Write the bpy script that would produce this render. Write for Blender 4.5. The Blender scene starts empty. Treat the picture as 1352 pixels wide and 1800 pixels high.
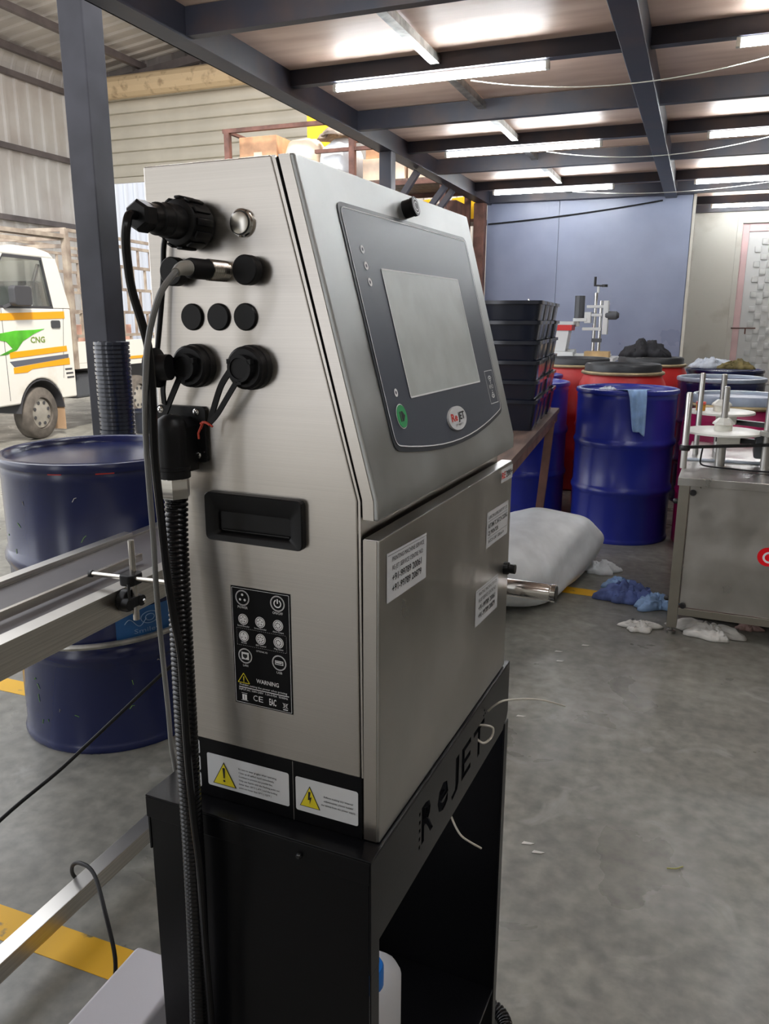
import bpy, bmesh, math, random
from mathutils import Vector, Matrix
random.seed(7)
R = math.radians
scene = bpy.context.scene
COL = scene.collection

# ------------------------------------------------------------------ camera, sky, exposure
cam_d = bpy.data.cameras.new('camera')
cam = bpy.data.objects.new('camera', cam_d); COL.objects.link(cam)
cam_d.sensor_fit = 'VERTICAL'; cam_d.sensor_height = 24.0; cam_d.lens = 24.0 * 1387.8 / 1800.0
cam_d.clip_start = 0.02; cam_d.clip_end = 200
cam.matrix_world = (Matrix.Translation((0, 0, 1.265)) @ Matrix.Rotation(R(21.272), 4, 'Z')
                    @ Matrix.Rotation(R(90 - 13.762), 4, 'X') @ Matrix.Rotation(R(0.204), 4, 'Z'))
scene.camera = cam

w = bpy.data.worlds.new('sky'); scene.world = w; w.use_nodes = True
bg = w.node_tree.nodes['Background']
bg.inputs['Color'].default_value = (0.93, 0.95, 1.0, 1)
bg.inputs['Strength'].default_value = 1.35
sun_d = bpy.data.lights.new('sun', 'SUN'); sun_d.energy = 2.4; sun_d.angle = R(8); sun_d.color = (1.0, 0.93, 0.82)
sun = bpy.data.objects.new('sun', sun_d); COL.objects.link(sun)
sun.rotation_euler = (R(42), 0, R(50))
TUBE = 30.0
vs = scene.view_settings
vs.view_transform = 'Standard'; vs.look = 'None'; vs.gamma = 1.0; vs.exposure = 1.05; vs.use_curve_mapping = False

# ------------------------------------------------------------------ materials
MATS = {}
def mat(name, col, rough=0.5, metal=0.0, var=0.0, scale=8.0, stretch=(1, 1, 1), col2=None, bump=0.0, bscale=None,
        emit=None, trans=0.0, coat=0.0, thr=(0.35, 0.65), alpha=1.0, aniso=0.0, rvar=0.0, detail=6.0, spec=0.5):
    m = bpy.data.materials.new(name); m.use_nodes = True
    nt = m.node_tree; p = nt.nodes['Principled BSDF']
    c = (col[0], col[1], col[2], 1)
    p.inputs['Base Color'].default_value = c
    p.inputs['Roughness'].default_value = rough; p.inputs['Metallic'].default_value = metal
    p.inputs['Specular IOR Level'].default_value = spec
    if coat: p.inputs['Coat Weight'].default_value = coat; p.inputs['Coat Roughness'].default_value = 0.15
    if trans: p.inputs['Transmission Weight'].default_value = trans
    if alpha < 1: p.inputs['Alpha'].default_value = alpha
    if emit:
        p.inputs['Emission Color'].default_value = (emit[0], emit[1], emit[2], 1); p.inputs['Emission Strength'].default_value = emit[3]
    if aniso:
        p.inputs['Anisotropic'].default_value = aniso
        tn = nt.nodes.new('ShaderNodeTangent'); tn.direction_type = 'RADIAL'; tn.axis = 'Z'
        nt.links.new(tn.outputs[0], p.inputs['Tangent'])
    if var or col2 or bump or rvar:
        tc = nt.nodes.new('ShaderNodeTexCoord'); mp = nt.nodes.new('ShaderNodeMapping')
        mp.inputs['Scale'].default_value = stretch
        nt.links.new(tc.outputs['Object'], mp.inputs['Vector'])
        nz = nt.nodes.new('ShaderNodeTexNoise'); nz.inputs['Scale'].default_value = scale; nz.inputs['Detail'].default_value = detail
        nt.links.new(mp.outputs['Vector'], nz.inputs['Vector'])
        if var or col2:
            rp = nt.nodes.new('ShaderNodeValToRGB')
            a = col2 if col2 else tuple(max(0, x * (1 - var)) for x in col)
            b = col if col2 else tuple(min(1, x * (1 + var)) for x in col)
            rp.color_ramp.elements[0].position = thr[0]; rp.color_ramp.elements[1].position = thr[1]
            rp.color_ramp.elements[0].color = (a[0], a[1], a[2], 1); rp.color_ramp.elements[1].color = (b[0], b[1], b[2], 1)
            nt.links.new(nz.outputs['Fac'], rp.inputs['Fac']); nt.links.new(rp.outputs['Color'], p.inputs['Base Color'])
        if rvar:
            mr = nt.nodes.new('ShaderNodeMapRange')
            mr.inputs['To Min'].default_value = max(0.02, rough - rvar); mr.inputs['To Max'].default_value = rough + rvar
            mr.inputs['From Min'].default_value = 0.3; mr.inputs['From Max'].default_value = 0.7
            nt.links.new(nz.outputs['Fac'], mr.inputs['Value']); nt.links.new(mr.outputs['Result'], p.inputs['Roughness'])
        if bump:
            b2 = nz
            if bscale:
                b2 = nt.nodes.new('ShaderNodeTexNoise'); b2.inputs['Scale'].default_value = bscale; b2.inputs['Detail'].default_value = 4
                nt.links.new(mp.outputs['Vector'], b2.inputs['Vector'])
            bn = nt.nodes.new('ShaderNodeBump'); bn.inputs['Strength'].default_value = bump; bn.inputs['Distance'].default_value = 0.002
            nt.links.new(b2.outputs['Fac'], bn.inputs['Height']); nt.links.new(bn.outputs['Normal'], p.inputs['Normal'])
    MATS[name] = m
    return m

def concrete():
    m = mat('concrete', (0.2, 0.195, 0.18), 0.42)
    nt = m.node_tree; p = nt.nodes['Principled BSDF']
    tc = nt.nodes.new('ShaderNodeTexCoord')
    def noise(s, d, dist=0.0):
        n = nt.nodes.new('ShaderNodeTexNoise'); n.inputs['Scale'].default_value = s; n.inputs['Detail'].default_value = d
        n.inputs['Distortion'].default_value = dist
        nt.links.new(tc.outputs['Object'], n.inputs['Vector']); return n
    def ramp(src, p0, c0, p1, c1):
        r = nt.nodes.new('ShaderNodeValToRGB'); e = r.color_ramp.elements
        e[0].position = p0; e[0].color = (*c0, 1); e[1].position = p1; e[1].color = (*c1, 1)
        nt.links.new(src.outputs['Fac'], r.inputs['Fac']); return r
    def mix(a, b, fac, mode='MIX'):
        x = nt.nodes.new('ShaderNodeMix'); x.data_type = 'RGBA'; x.blend_type = mode
        if isinstance(fac, float): x.inputs[0].default_value = fac
        else: nt.links.new(fac.outputs['Color'], x.inputs[0])
        nt.links.new(a.outputs['Color'] if 'Color' in a.outputs else a.outputs[2], x.inputs[6])
        nt.links.new(b.outputs['Color'] if 'Color' in b.outputs else b.outputs[2], x.inputs[7]); return x
    base = ramp(noise(1.6, 8, 0.6), 0.32, (0.160, 0.156, 0.137), 0.68, (0.262, 0.255, 0.226))
    fine = ramp(noise(22, 8), 0.3, (0.62, 0.62, 0.62), 0.72, (1.12, 1.12, 1.1))
    a = mix(base, fine, 1.0, 'MULTIPLY')
    stain = ramp(noise(5.0, 9, 1.4), 0.60, (0, 0, 0), 0.72, (0.55, 0.55, 0.55))
    lt = nt.nodes.new('ShaderNodeRGB'); lt.outputs[0].default_value = (0.33, 0.325, 0.30, 1)
    b = mix(a, lt, stain)
    nt.links.new(b.outputs[2], p.inputs['Base Color'])
    rn = noise(3.2, 5, 0.5)
    mr = nt.nodes.new('ShaderNodeMapRange'); mr.inputs['From Min'].default_value = 0.35; mr.inputs['From Max'].default_value = 0.7
    mr.inputs['To Min'].default_value = 0.26; mr.inputs['To Max'].default_value = 0.5
    nt.links.new(rn.outputs['Fac'], mr.inputs['Value']); nt.links.new(mr.outputs['Result'], p.inputs['Roughness'])
    bn = nt.nodes.new('ShaderNodeBump'); bn.inputs['Strength'].default_value = 0.08; bn.inputs['Distance'].default_value = 0.004
    nt.links.new(noise(60, 4).outputs['Fac'], bn.inputs['Height']); nt.links.new(bn.outputs['Normal'], p.inputs['Normal'])
    return m
M_FLOOR = concrete()
M_YEL = mat('yellow_paint', (0.66, 0.36, 0.0), 0.5, var=0, col2=(0.16, 0.13, 0.06), scale=16, thr=(0.30, 0.36))
M_STEEL = mat('brushed_steel', (0.60, 0.565, 0.525), 0.30, 1.0, var=0.05, scale=1.0, stretch=(3.0, 3.0, 2600.0), bump=0.03, bscale=1.3, aniso=0.55, detail=2)
M_STEEL2 = mat('sheet_steel', (0.56, 0.55, 0.53), 0.36, 1.0, var=0.12, scale=7, rvar=0.10, bump=0.02)
M_FRM = mat('frame_steel', (0.40, 0.38, 0.33), 0.36, 1.0, var=0.1, scale=6)
M_LID = mat('smudged_steel', (0.47, 0.485, 0.48), 0.44, 1.0, var=0.08, scale=14, rvar=0.07, detail=6)
M_CHROME = mat('chrome', (0.72, 0.71, 0.69), 0.14, 1.0)
M_NICKEL = mat('nickel', (0.58, 0.55, 0.50), 0.24, 1.0)
M_BLKP = mat('black_plastic', (0.007, 0.007, 0.008), 0.42, var=0.2, scale=40, spec=0.28)
M_BLKG = mat('black_gloss_plastic', (0.005, 0.005, 0.006), 0.25, spec=0.3)
M_BLKM = mat('black_powder_coat', (0.004, 0.004, 0.005), 0.28, bump=0.02, scale=300, spec=0.22)
M_RUB = mat('black_rubber', (0.008, 0.008, 0.009), 0.5, spec=0.28)
M_GASK = mat('gasket', (0.004, 0.004, 0.004), 0.8)
M_OVL = mat('overlay_grey', (0.062, 0.074, 0.102), 0.34, var=0.06, scale=6)
M_OVE = mat('overlay_edge', (0.03, 0.035, 0.045), 0.35)
M_WHT = mat('white_print', (0.86, 0.87, 0.88), 0.5)
M_STK = mat('white_sticker', (0.66, 0.68, 0.70), 0.4)
M_STKB = mat('black_sticker', (0.004, 0.004, 0.005), 0.35, spec=0.15)
M_INK = mat('black_ink', (0.01, 0.01, 0.012), 0.5)
M_YPR = mat('yellow_print', (0.78, 0.66, 0.02), 0.45)
M_RPR = mat('red_print', (0.70, 0.03, 0.02), 0.4)
M_GRN = mat('green_button', (0.03, 0.36, 0.12), 0.35)
M_SCR = mat('screen_film', (0.50, 0.54, 0.53), 0.35, var=0.07, scale=30, rvar=0.05, detail=2)
M_GREY = mat('grey_cable', (0.20, 0.20, 0.195), 0.45)
M_GSLV = mat('grey_sleeve', (0.30, 0.29, 0.26), 0.5)
M_REDT = mat('red_twine', (0.55, 0.06, 0.03), 0.6)
M_BEAM = mat('beam_paint', (0.030, 0.032, 0.047), 0.42, col2=(0.062, 0.045, 0.045), scale=3.5, thr=(0.34, 0.55), bump=0.15, bscale=30)
M_COLM = mat('column_paint', (0.020, 0.020, 0.026), 0.45, var=0.25, scale=5, bump=0.1, bscale=20, spec=0.25)
M_RUST = mat('rusty_steel', (0.13, 0.06, 0.045), 0.7, var=0.35, scale=9)
M_PLY = mat('plywood', (0.84, 0.64, 0.52), 0.5, col2=(0.68, 0.47, 0.36), scale=2.2, stretch=(1, 6, 1), rvar=0.08, detail=8, thr=(0.3, 0.68))
M_BWALL = mat('blue_grey_paint', (0.235, 0.265, 0.37), 0.33, col2=(0.185, 0.205, 0.295), scale=1.6, rvar=0.08, detail=8)
M_CWALL = mat('cream_plaster', (0.52, 0.50, 0.44), 0.7, col2=(0.36, 0.32, 0.26), scale=2.4, thr=(0.30, 0.5))
M_PINK = mat('pink_paint', (0.62, 0.42, 0.41), 0.5, var=0.08, scale=4)
M_DOORW = mat('door_white', (0.55, 0.55, 0.53), 0.45)
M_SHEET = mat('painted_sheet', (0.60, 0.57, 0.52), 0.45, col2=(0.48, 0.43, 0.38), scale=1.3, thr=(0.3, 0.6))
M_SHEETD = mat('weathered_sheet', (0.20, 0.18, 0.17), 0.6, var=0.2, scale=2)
M_ROOF = mat('roof_sheet', (0.50, 0.47, 0.43), 0.45, var=0.12, scale=1.2)
M_SHUT = mat('shutter_slat', (0.62, 0.58, 0.48), 0.42, var=0.06, scale=2)
M_SHBX = mat('shutter_housing', (0.66, 0.50, 0.30), 0.6, col2=(0.40, 0.28, 0.16), scale=7, thr=(0.30, 0.45))
M_GIRT = mat('girt_steel', (0.12, 0.10, 0.095), 0.6, var=0.2, scale=4)
M_TUBE = mat('tube_glow', (1, 1, 1), 0.5, emit=(0.93, 0.97, 1.0, TUBE))
M_FIXT = mat('fixture_white', (0.75, 0.74, 0.66), 0.4)
M_NAVY = mat('navy_drum_paint', (0.006, 0.012, 0.070), 0.22, col2=(0.005, 0.008, 0.034), scale=3, thr=(0.25, 0.5), coat=0.2)
M_BLUE = mat('blue_drum_paint', (0.016, 0.026, 0.27), 0.28, col2=(0.012, 0.02, 0.15), scale=4, thr=(0.22, 0.42), coat=0.2)
M_SCRT = mat('green_scratch', (0.16, 0.36, 0.06), 0.6)
M_DRED = mat('red_drum_plastic', (0.55, 0.025, 0.025), 0.4, var=0.12, scale=3)
M_MAG = mat('magenta_drum', (0.32, 0.004, 0.075), 0.4, var=0.3, scale=5)
M_GALV = mat('galvanised', (0.42, 0.41, 0.38), 0.45, 1.0, var=0.35, scale=14)
M_BRASS = mat('yellowed_ring', (0.42, 0.34, 0.20), 0.5, 0.7, var=0.2, scale=10)
M_LIDB = mat('black_lid', (0.025, 0.028, 0.032), 0.4)
M_LIDC = mat('pale_lid', (0.28, 0.33, 0.42), 0.3, var=0.2, scale=9)
M_BELT = mat('belt', (0.075, 0.068, 0.072), 0.40, var=0.2, scale=5)
M_ALU = mat('conveyor_steel', (0.60, 0.58, 0.54), 0.32, 1.0, var=0.12, scale=1, stretch=(4, 4, 300), detail=3)
M_WBOX = mat('white_powder', (0.52, 0.52, 0.57), 0.4, col2=(0.44, 0.43, 0.44), scale=5, thr=(0.28, 0.4))
M_WOOD = mat('table_wood', (0.15, 0.095, 0.07), 0.6, col2=(0.08, 0.05, 0.04), scale=5, stretch=(6, 1, 1))
M_CRATE = mat('crate_plastic', (0.010, 0.013, 0.024), 0.18, spec=0.7)
M_TRK = mat('truck_white', (0.72, 0.70, 0.64), 0.3, col2=(0.60, 0.55, 0.46), scale=2.5, thr=(0.25, 0.42), coat=0.3)
M_TRIM = mat('dark_trim', (0.05, 0.05, 0.055), 0.5)
M_ORNG = mat('orange_stripe', (0.80, 0.34, 0.005), 0.4)
M_GSTR = mat('grey_stripe', (0.10, 0.105, 0.13), 0.4)
M_LEAF = mat('leaf_green', (0.07, 0.36, 0.02), 0.4, var=0.5, scale=3)
M_TYRE = mat('tyre', (0.11, 0.095, 0.08), 0.8, var=0.25, scale=12)
M_HUB = mat('hubcap', (0.52, 0.49, 0.43), 0.4, 0.6, var=0.15, scale=6)
M_GLASS = mat('window_glass', (0.75, 0.85, 0.84), 0.03, trans=1.0, alpha=0.45)
M_CAGE = mat('cage_steel', (0.40, 0.34, 0.27), 0.6, col2=(0.20, 0.15, 0.12), scale=6)
M_SEAT = mat('seat_grey', (0.10, 0.11, 0.11), 0.8)
M_CARD = mat('carton', (0.60, 0.34, 0.19), 0.7, var=0.2, scale=7)
M_CARP = mat('pale_carton', (0.72, 0.56, 0.42), 0.7, var=0.15, scale=6)
M_SACK = mat('white_sack', (0.76, 0.79, 0.81), 0.5, var=0.07, scale=12, bump=0.3, bscale=14)
M_FILM = mat('grey_film', (0.42, 0.34, 0.27), 0.4, var=0.4, scale=6)
M_YCR = mat('yellow_plastic', (0.90, 0.52, 0.01), 0.5)
M_MACH = mat('machine_white', (0.58, 0.60, 0.60), 0.4)
M_MACHG = mat('machine_grey', (0.07, 0.075, 0.085), 0.5)
M_CLB = mat('denim_cloth', (0.10, 0.14, 0.34), 0.85, var=0.3, scale=20)
M_CLL = mat('pale_blue_cloth', (0.27, 0.42, 0.68), 0.85, var=0.15, scale=18)
M_CLW = mat('white_cloth', (0.55, 0.60, 0.68), 0.85, var=0.12, scale=15)
M_CLK = mat('black_cloth', (0.02, 0.02, 0.024), 0.85)
M_CLO = mat('olive_cloth', (0.16, 0.13, 0.05), 0.85, var=0.3, scale=16)
M_PAP = mat('crumpled_paper', (0.58, 0.57, 0.54), 0.7, var=0.12, scale=20)
M_PLAS = mat('milky_plastic', (0.62, 0.63, 0.66), 0.4)
M_CAPB = mat('blue_cap', (0.01, 0.17, 0.60), 0.4)
M_DISC = mat('white_disc', (0.68, 0.68, 0.63), 0.3)
M_AMB = mat('amber_tub', (0.62, 0.26, 0.02), 0.4)
M_TWINE = mat('white_tie', (0.60, 0.57, 0.50), 0.5)
M_REDB = mat('bright_red', (0.85, 0.0, 0.01), 0.35)
M_STICKB = mat('blue_sticker', (0.025, 0.13, 0.36), 0.4, var=0.2, scale=9)
M_PALEB = mat('pale_blue_line', (0.28, 0.42, 0.62), 0.5)
M_GROUND = mat('yard_ground', (0.34, 0.31, 0.27), 0.8, var=0.2, scale=2)
M_KNOB = mat('dark_knob', (0.012, 0.012, 0.013), 0.35)

# ------------------------------------------------------------------ mesh helpers
class MB:
    def __init__(s): s.v = []; s.f = []
    def add(s, vs_, fs):
        o = len(s.v); s.v += [tuple(p) for p in vs_]; s.f += [tuple(i + o for i in q) for q in fs]; return s
    def box(s, x0, x1, y0, y1, z0, z1):
        return s.add([(x0, y0, z0), (x1, y0, z0), (x1, y1, z0), (x0, y1, z0), (x0, y0, z1), (x1, y0, z1), (x1, y1, z1), (x0, y1, z1)],
                     [(0, 3, 2, 1), (4, 5, 6, 7), (0, 1, 5, 4), (1, 2, 6, 5), (2, 3, 7, 6), (3, 0, 4, 7)])
    def prism(s, poly, lo, hi, axis='y'):
        # polygon in the two other axes (x,z for y; y,z for x; x,y for z)
        def P(a, b, t): return {'y': (a, t, b), 'x': (t, a, b), 'z': (a, b, t)}[axis]
        n = len(poly)
        vs_ = [P(a, b, lo) for a, b in poly] + [P(a, b, hi) for a, b in poly]
        fs = [tuple(range(n)), tuple(range(2 * n - 1, n - 1, -1))] + [(i, i + n, (i + 1) % n + n, (i + 1) % n) for i in range(n)]
        return s.add(vs_, fs)
    def rings(s, rings, cap=True, closed=False):
        n = len(rings[0]); o = len(s.v)
        for r in rings: s.v += [tuple(p) for p in r]
        m = len(rings)
        for i in range(m if closed else m - 1):
            a = o + i * n; b = o + ((i + 1) % m) * n
            for j in range(n): s.f.append((a + j, a + (j + 1) % n, b + (j + 1) % n, b + j))
        if cap and not closed:
            s.f.append(tuple(o + j for j in range(n - 1, -1, -1))); s.f.append(tuple(o + (m - 1) * n + j for j in range(n)))
        return s
    def cyl(s, p0, p1, r0, r1=None, n=16, ph=0.0):
        return s.lathe_axis([(r0, 0.0), (r0 if r1 is None else r1, 1.0)], p0, p1, n, ph)
    def lathe_axis(s, prof, p0, p1, n=20, ph=0.0, norm=True):
        # profile (r, t) with t in 0..1 along p0->p1
        p0 = Vector(p0); p1 = Vector(p1); d = p1 - p0; L = d.length; d = d / L
        e1 = d.orthogonal().normalized()
        if abs(d.z) < 0.9: e1 = (Vector((0, 0, 1)) - d * d.z).normalized()
        else: e1 = (Vector((1, 0, 0)) - d * d.x).normalized()
        e2 = d.cross(e1)
        rr = []
        for r, t in prof:
            c = p0 + d * (t * L)
            rr.append([c + (e1 * math.cos(2 * math.pi * k / n + ph) + e2 * math.sin(2 * math.pi * k / n + ph)) * max(r, 1e-5) for k in range(n)])
        return s.rings(rr)
    def lathe(s, prof, c=(0, 0, 0), n=32):
        rr = [[(c[0] + max(r, 1e-5) * math.cos(2 * math.pi * k / n), c[1] + max(r, 1e-5) * math.sin(2 * math.pi * k / n), c[2] + z) for k in range(n)] for r, z in prof]
        return s.rings(rr)
    def tube(s, pts, r, n=8, closed=False):
        pts = [Vector(p) for p in pts]; m = len(pts); rr = []; e = None
        for i, p in enumerate(pts):
            if closed: t = pts[(i + 1) % m] - pts[i - 1]
            else: t = pts[min(i + 1, m - 1)] - pts[max(i - 1, 0)]
            t.normalize()
            if e is None: e = t.orthogonal().normalized()
            e = (e - t * e.dot(t)).normalized(); b = t.cross(e)
            ri = r[i] if isinstance(r, (list, tuple)) else r
            rr.append([p + (e * math.cos(2 * math.pi * k / n) + b * math.sin(2 * math.pi * k / n)) * ri for k in range(n)])
        return s.rings(rr, closed=closed)
    def torus(s, c, Rr, r, n=40, m=8, tilt=None):
        pts = []
        for k in range(n):
            a = 2 * math.pi * k / n; x, y = Rr * math.cos(a), Rr * math.sin(a)
            z = (tilt[0] * x + tilt[1] * y) if tilt else 0
            pts.append((c[0] + x, c[1] + y, c[2] + z))
        return s.tube(pts, r, m, closed=True)
    def bar(s, a, b, wd, hd, up=(0, 0, 1)):
        a = Vector(a); b = Vector(b); d = (b - a).normalized(); u = Vector(up)
        sd = d.cross(u).normalized(); u = sd.cross(d)
        sd *= wd / 2; u *= hd / 2
        return s.add([a - sd - u, a + sd - u, a + sd + u, a - sd + u, b - sd - u, b + sd - u, b + sd + u, b - sd + u],
                     [(0, 1, 2, 3), (7, 6, 5, 4), (0, 4, 5, 1), (1, 5, 6, 2), (2, 6, 7, 3), (3, 7, 4, 0)])
    def mesh(s, name, bevel=0.0, smooth=True, seg=2, ang=35):
        me = bpy.data.meshes.new(name); me.from_pydata(s.v, [], s.f)
        bm = bmesh.new(); bm.from_mesh(me)
        bmesh.ops.recalc_face_normals(bm, faces=bm.faces)
        if bevel > 0:
            ed = [e for e in bm.edges if len(e.link_faces) == 2 and e.calc_face_angle(0) > R(25)]
            bmesh.ops.bevel(bm, geom=ed, offset=bevel, segments=seg, affect='EDGES', profile=0.5, clamp_overlap=True)
        bm.to_mesh(me); bm.free()
        if smooth:
            for p in me.polygons: p.use_smooth = True
            me.set_sharp_from_angle(angle=R(ang))
        return me
    def build(s, name, m, parent=None, bevel=0.0, smooth=True, seg=2, ang=35):
        me = s.mesh(name, bevel, smooth, seg, ang); me.materials.append(m)
        o = link(name, me, parent)
        if bevel > 0 and smooth:
            wn = o.modifiers.new('weighted', 'WEIGHTED_NORMAL'); wn.keep_sharp = True; wn.weight = 100
        return o

def link(name, me, parent=None):
    o = bpy.data.objects.new(name, me); COL.objects.link(o)
    if parent: o.parent = parent
    return o
def tag(o, label=None, cat=None, group=None, kind=None):
    if label: o['label'] = label
    if cat: o['category'] = cat
    if group: o['group'] = group
    if kind: o['kind'] = kind
    return o
def thing(name, label, cat, loc=(0, 0, 0), rz=0.0, group=None, kind=None):
    o = bpy.data.objects.new(name, None); COL.objects.link(o)
    o.location = loc; o.rotation_euler = (0, 0, rz); o.empty_display_size = 0.05
    return tag(o, label, cat, group, kind)
KIDS = {}
def copy_tree(o, parent=None):
    c = o.copy(); COL.objects.link(c); c.parent = parent
    for ch in list(o.children): copy_tree(ch, c)
    return c
def smoothpath(pts, n=8):
    pts = [Vector(p) for p in pts]; out = []
    P = [pts[0] * 2 - pts[1]] + pts + [pts[-1] * 2 - pts[-2]]
    for i in range(1, len(P) - 2):
        for k in range(n):
            t = k / n; a, b, c, d = P[i - 1], P[i], P[i + 1], P[i + 2]
            out.append(0.5 * ((2 * b) + (c - a) * t + (2 * a - 5 * b + 4 * c - d) * t * t + (3 * b - a - 3 * c + d) * t ** 3))
    out.append(pts[-1]); return out

# flat print in a plane: origin + ex*x + ey*y, lifted along n
class Flat:
    def __init__(s, o, ex, ey, lift=0.0006):
        s.o = Vector(o); s.ex = Vector(ex).normalized(); s.ey = Vector(ey).normalized(); s.n = s.ex.cross(s.ey); s.lift = lift; s.v = []; s.f = []
    def P(s, x, y): return s.o + s.ex * x + s.ey * y + s.n * s.lift
    def poly(s, pts):
        o = len(s.v); s.v += [s.P(*p) for p in pts]; s.f.append(tuple(range(o, o + len(pts)))); return s
    def rect(s, x0, y0, x1, y1): return s.poly([(x0, y0), (x1, y0), (x1, y1), (x0, y1)])
    def line(s, a, b, wd):
        ax, ay = a; bx, by = b; dx, dy = bx - ax, by - ay; L = math.hypot(dx, dy); nx, ny = -dy / L * wd / 2, dx / L * wd / 2
        return s.poly([(ax - nx, ay - ny), (bx - nx, by - ny), (bx + nx, by + ny), (ax + nx, ay + ny)])
    def disc(s, x, y, rx, ry=None, n=24):
        ry = rx if ry is None else ry
        return s.poly([(x + rx * math.cos(2 * math.pi * k / n), y + ry * math.sin(2 * math.pi * k / n)) for k in range(n)])
    def arc(s, x, y, r, wd, a0=0, a1=360, n=24):
        for k in range(n):
            t0 = R(a0 + (a1 - a0) * k / n); t1 = R(a0 + (a1 - a0) * (k + 1) / n)
            s.poly([(x + (r - wd / 2) * math.cos(t0), y + (r - wd / 2) * math.sin(t0)), (x + (r + wd / 2) * math.cos(t0), y + (r + wd / 2) * math.sin(t0)),
                    (x + (r + wd / 2) * math.cos(t1), y + (r + wd / 2) * math.sin(t1)), (x + (r - wd / 2) * math.cos(t1), y + (r - wd / 2) * math.sin(t1))])
        return s
    def outline(s, pts, wd):
        for i in range(len(pts)): s.line(pts[i], pts[(i + 1) % len(pts)], wd)
        return s
    def text(s, body, x, y, size, width=None, align='CENTER', bold=0.0, shear=0.0):
        me = text_mesh(body, bold, shear)
        xs = [v.co.x for v in me.vertices]; x0, x1 = min(xs), max(xs)
        sy = size / 0.73; sx = sy if width is None else width / (x1 - x0)
        off = {'CENTER': -(x0 + x1) / 2, 'LEFT': -x0, 'RIGHT': -x1}[align]
        o = len(s.v)
        s.v += [s.P(x + (v.co.x + off) * sx, y + v.co.y * sy) for v in me.vertices]
        s.f += [tuple(i + o for i in p.vertices) for p in me.polygons]
        bpy.data.meshes.remove(me); return s
    def build(s, name, m, parent=None, label=None):
        me = bpy.data.meshes.new(name); me.from_pydata([tuple(v) for v in s.v], [], s.f); me.materials.append(m)
        o = link(name, me, parent)
        if label: o['label'] = label
        return o
def text_mesh(body, bold=0.0, shear=0.0, extrude=0.0):
    cu = bpy.data.curves.new('lettering', 'FONT'); cu.body = body; cu.size = 1.0; cu.resolution_u = 2; cu.offset = bold; cu.shear = shear; cu.extrude = extrude
    ob = bpy.data.objects.new('lettering', cu); COL.objects.link(ob)
    bpy.context.view_layer.update()
    me = bpy.data.meshes.new_from_object(ob.evaluated_get(bpy.context.evaluated_depsgraph_get()))
    bpy.data.objects.remove(ob); bpy.data.curves.remove(cu)
    return me
def rrect(x0, y0, x1, y1, r, n=5):
    out = []
    for cx, cy, a0 in ((x1 - r, y0 + r, -90), (x1 - r, y1 - r, 0), (x0 + r, y1 - r, 90), (x0 + r, y0 + r, 180)):
        for k in range(n + 1):
            a = R(a0 + 90 * k / n); out.append((cx + r * math.cos(a), cy + r * math.sin(a)))
    return out
ORD = ['first', 'second', 'third', 'fourth', 'fifth', 'sixth', 'seventh', 'eighth', 'ninth', 'tenth', 'eleventh', 'twelfth', 'thirteenth',
       'fourteenth', 'fifteenth', 'sixteenth', 'seventeenth', 'eighteenth', 'nineteenth', 'twentieth', 'twenty-first', 'twenty-second', 'twenty-third', 'twenty-fourth']

# ================================================================== STRUCTURE
fl = MB().box(-16, 7, -7, 12, -0.1, 0).build('floor', M_FLOOR, smooth=False)
tag(fl, 'worn grey concrete workshop floor with stains', kind='structure')
def yline(x0, x1, y0, y1, y0b=None, y1b=None):
    y0b = y0 if y0b is None else y0b; y1b = y1 if y1b is None else y1b
    m = MB(); m.add([(x0, y0, 0.0), (x1, y0b, 0.0), (x1, y1b, 0.0), (x0, y1, 0.0), (x0, y0, 0.0012), (x1, y0b, 0.0012), (x1, y1b, 0.0012), (x0, y1, 0.0012)],
          [(0, 3, 2, 1), (4, 5, 6, 7), (0, 1, 5, 4), (1, 2, 6, 5), (2, 3, 7, 6), (3, 0, 4, 7)])
    return m.build('painted_line', M_YEL, fl, smooth=False)
yline(-4, -0.5, 1.005, 1.083); yline(-4, -1.95, 1.87, 1.95); yline(-0.95, 3.2, 3.66, 3.75, 3.42, 3.51)
yard = MB().box(-18, 8, 12, 30, -0.1, -0.01).build('ground', M_GROUND, smooth=False); tag(yard, 'pale dusty yard ground outside the shutter', kind='structure')

# ---- mezzanine ceiling
ceil = thing('ceiling', 'plywood mezzanine underside on dark steel beams', None, kind='structure')
XL = [-2.38, -1.42, -0.40, 0.62, 1.64, 2.66, 4.1]
YL = [-3.1, -1.5, -.5, 0.5, 1.5, 2.45, 3.40, 4.40, 5.36, 6.37, 7.13, 8.40, 9.08, 10.7]
for i in range(len(XL) - 1):
    for j in range(len(YL) - 1):
        dz = random.uniform(-0.003, 0.003)
        MB().box(XL[i] + .002, XL[i + 1] - .002, YL[j] + .002, YL[j + 1] - .002, 2.622 + dz, 2.64 + dz).build('plywood_sheet', M_PLY, ceil, smooth=False)
def channel(m, x0, x1, y, z0, z1):      # C channel along X, web at y, flanges to +y
    m.box(x0, x1, y, y + .008, z0, z1); m.box(x0, x1, y + .008, y + .05, z0, z0 + .009); m.box(x0, x1, y + .008, y + .05, z1 - .009, z1)
for y in (-1.5, -.5, 1.5, 3.40, 5.36, 7.13, 9.02):
    m = MB(); channel(m, -2.28, 4.1, y - .03, 2.50, 2.618); m.build('cross_beam', M_BEAM, ceil, smooth=False)
for y in (0.5, 2.45, 4.40, 6.37, 8.40, 10.2):
    m = MB(); m.box(-2.28, 4.1, y - .03, y - .024, 2.537, 2.618); m.box(-2.28, 4.1, y - .024, y + .03, 2.537, 2.544); m.build('joist', M_BEAM, ceil, smooth=False)
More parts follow.
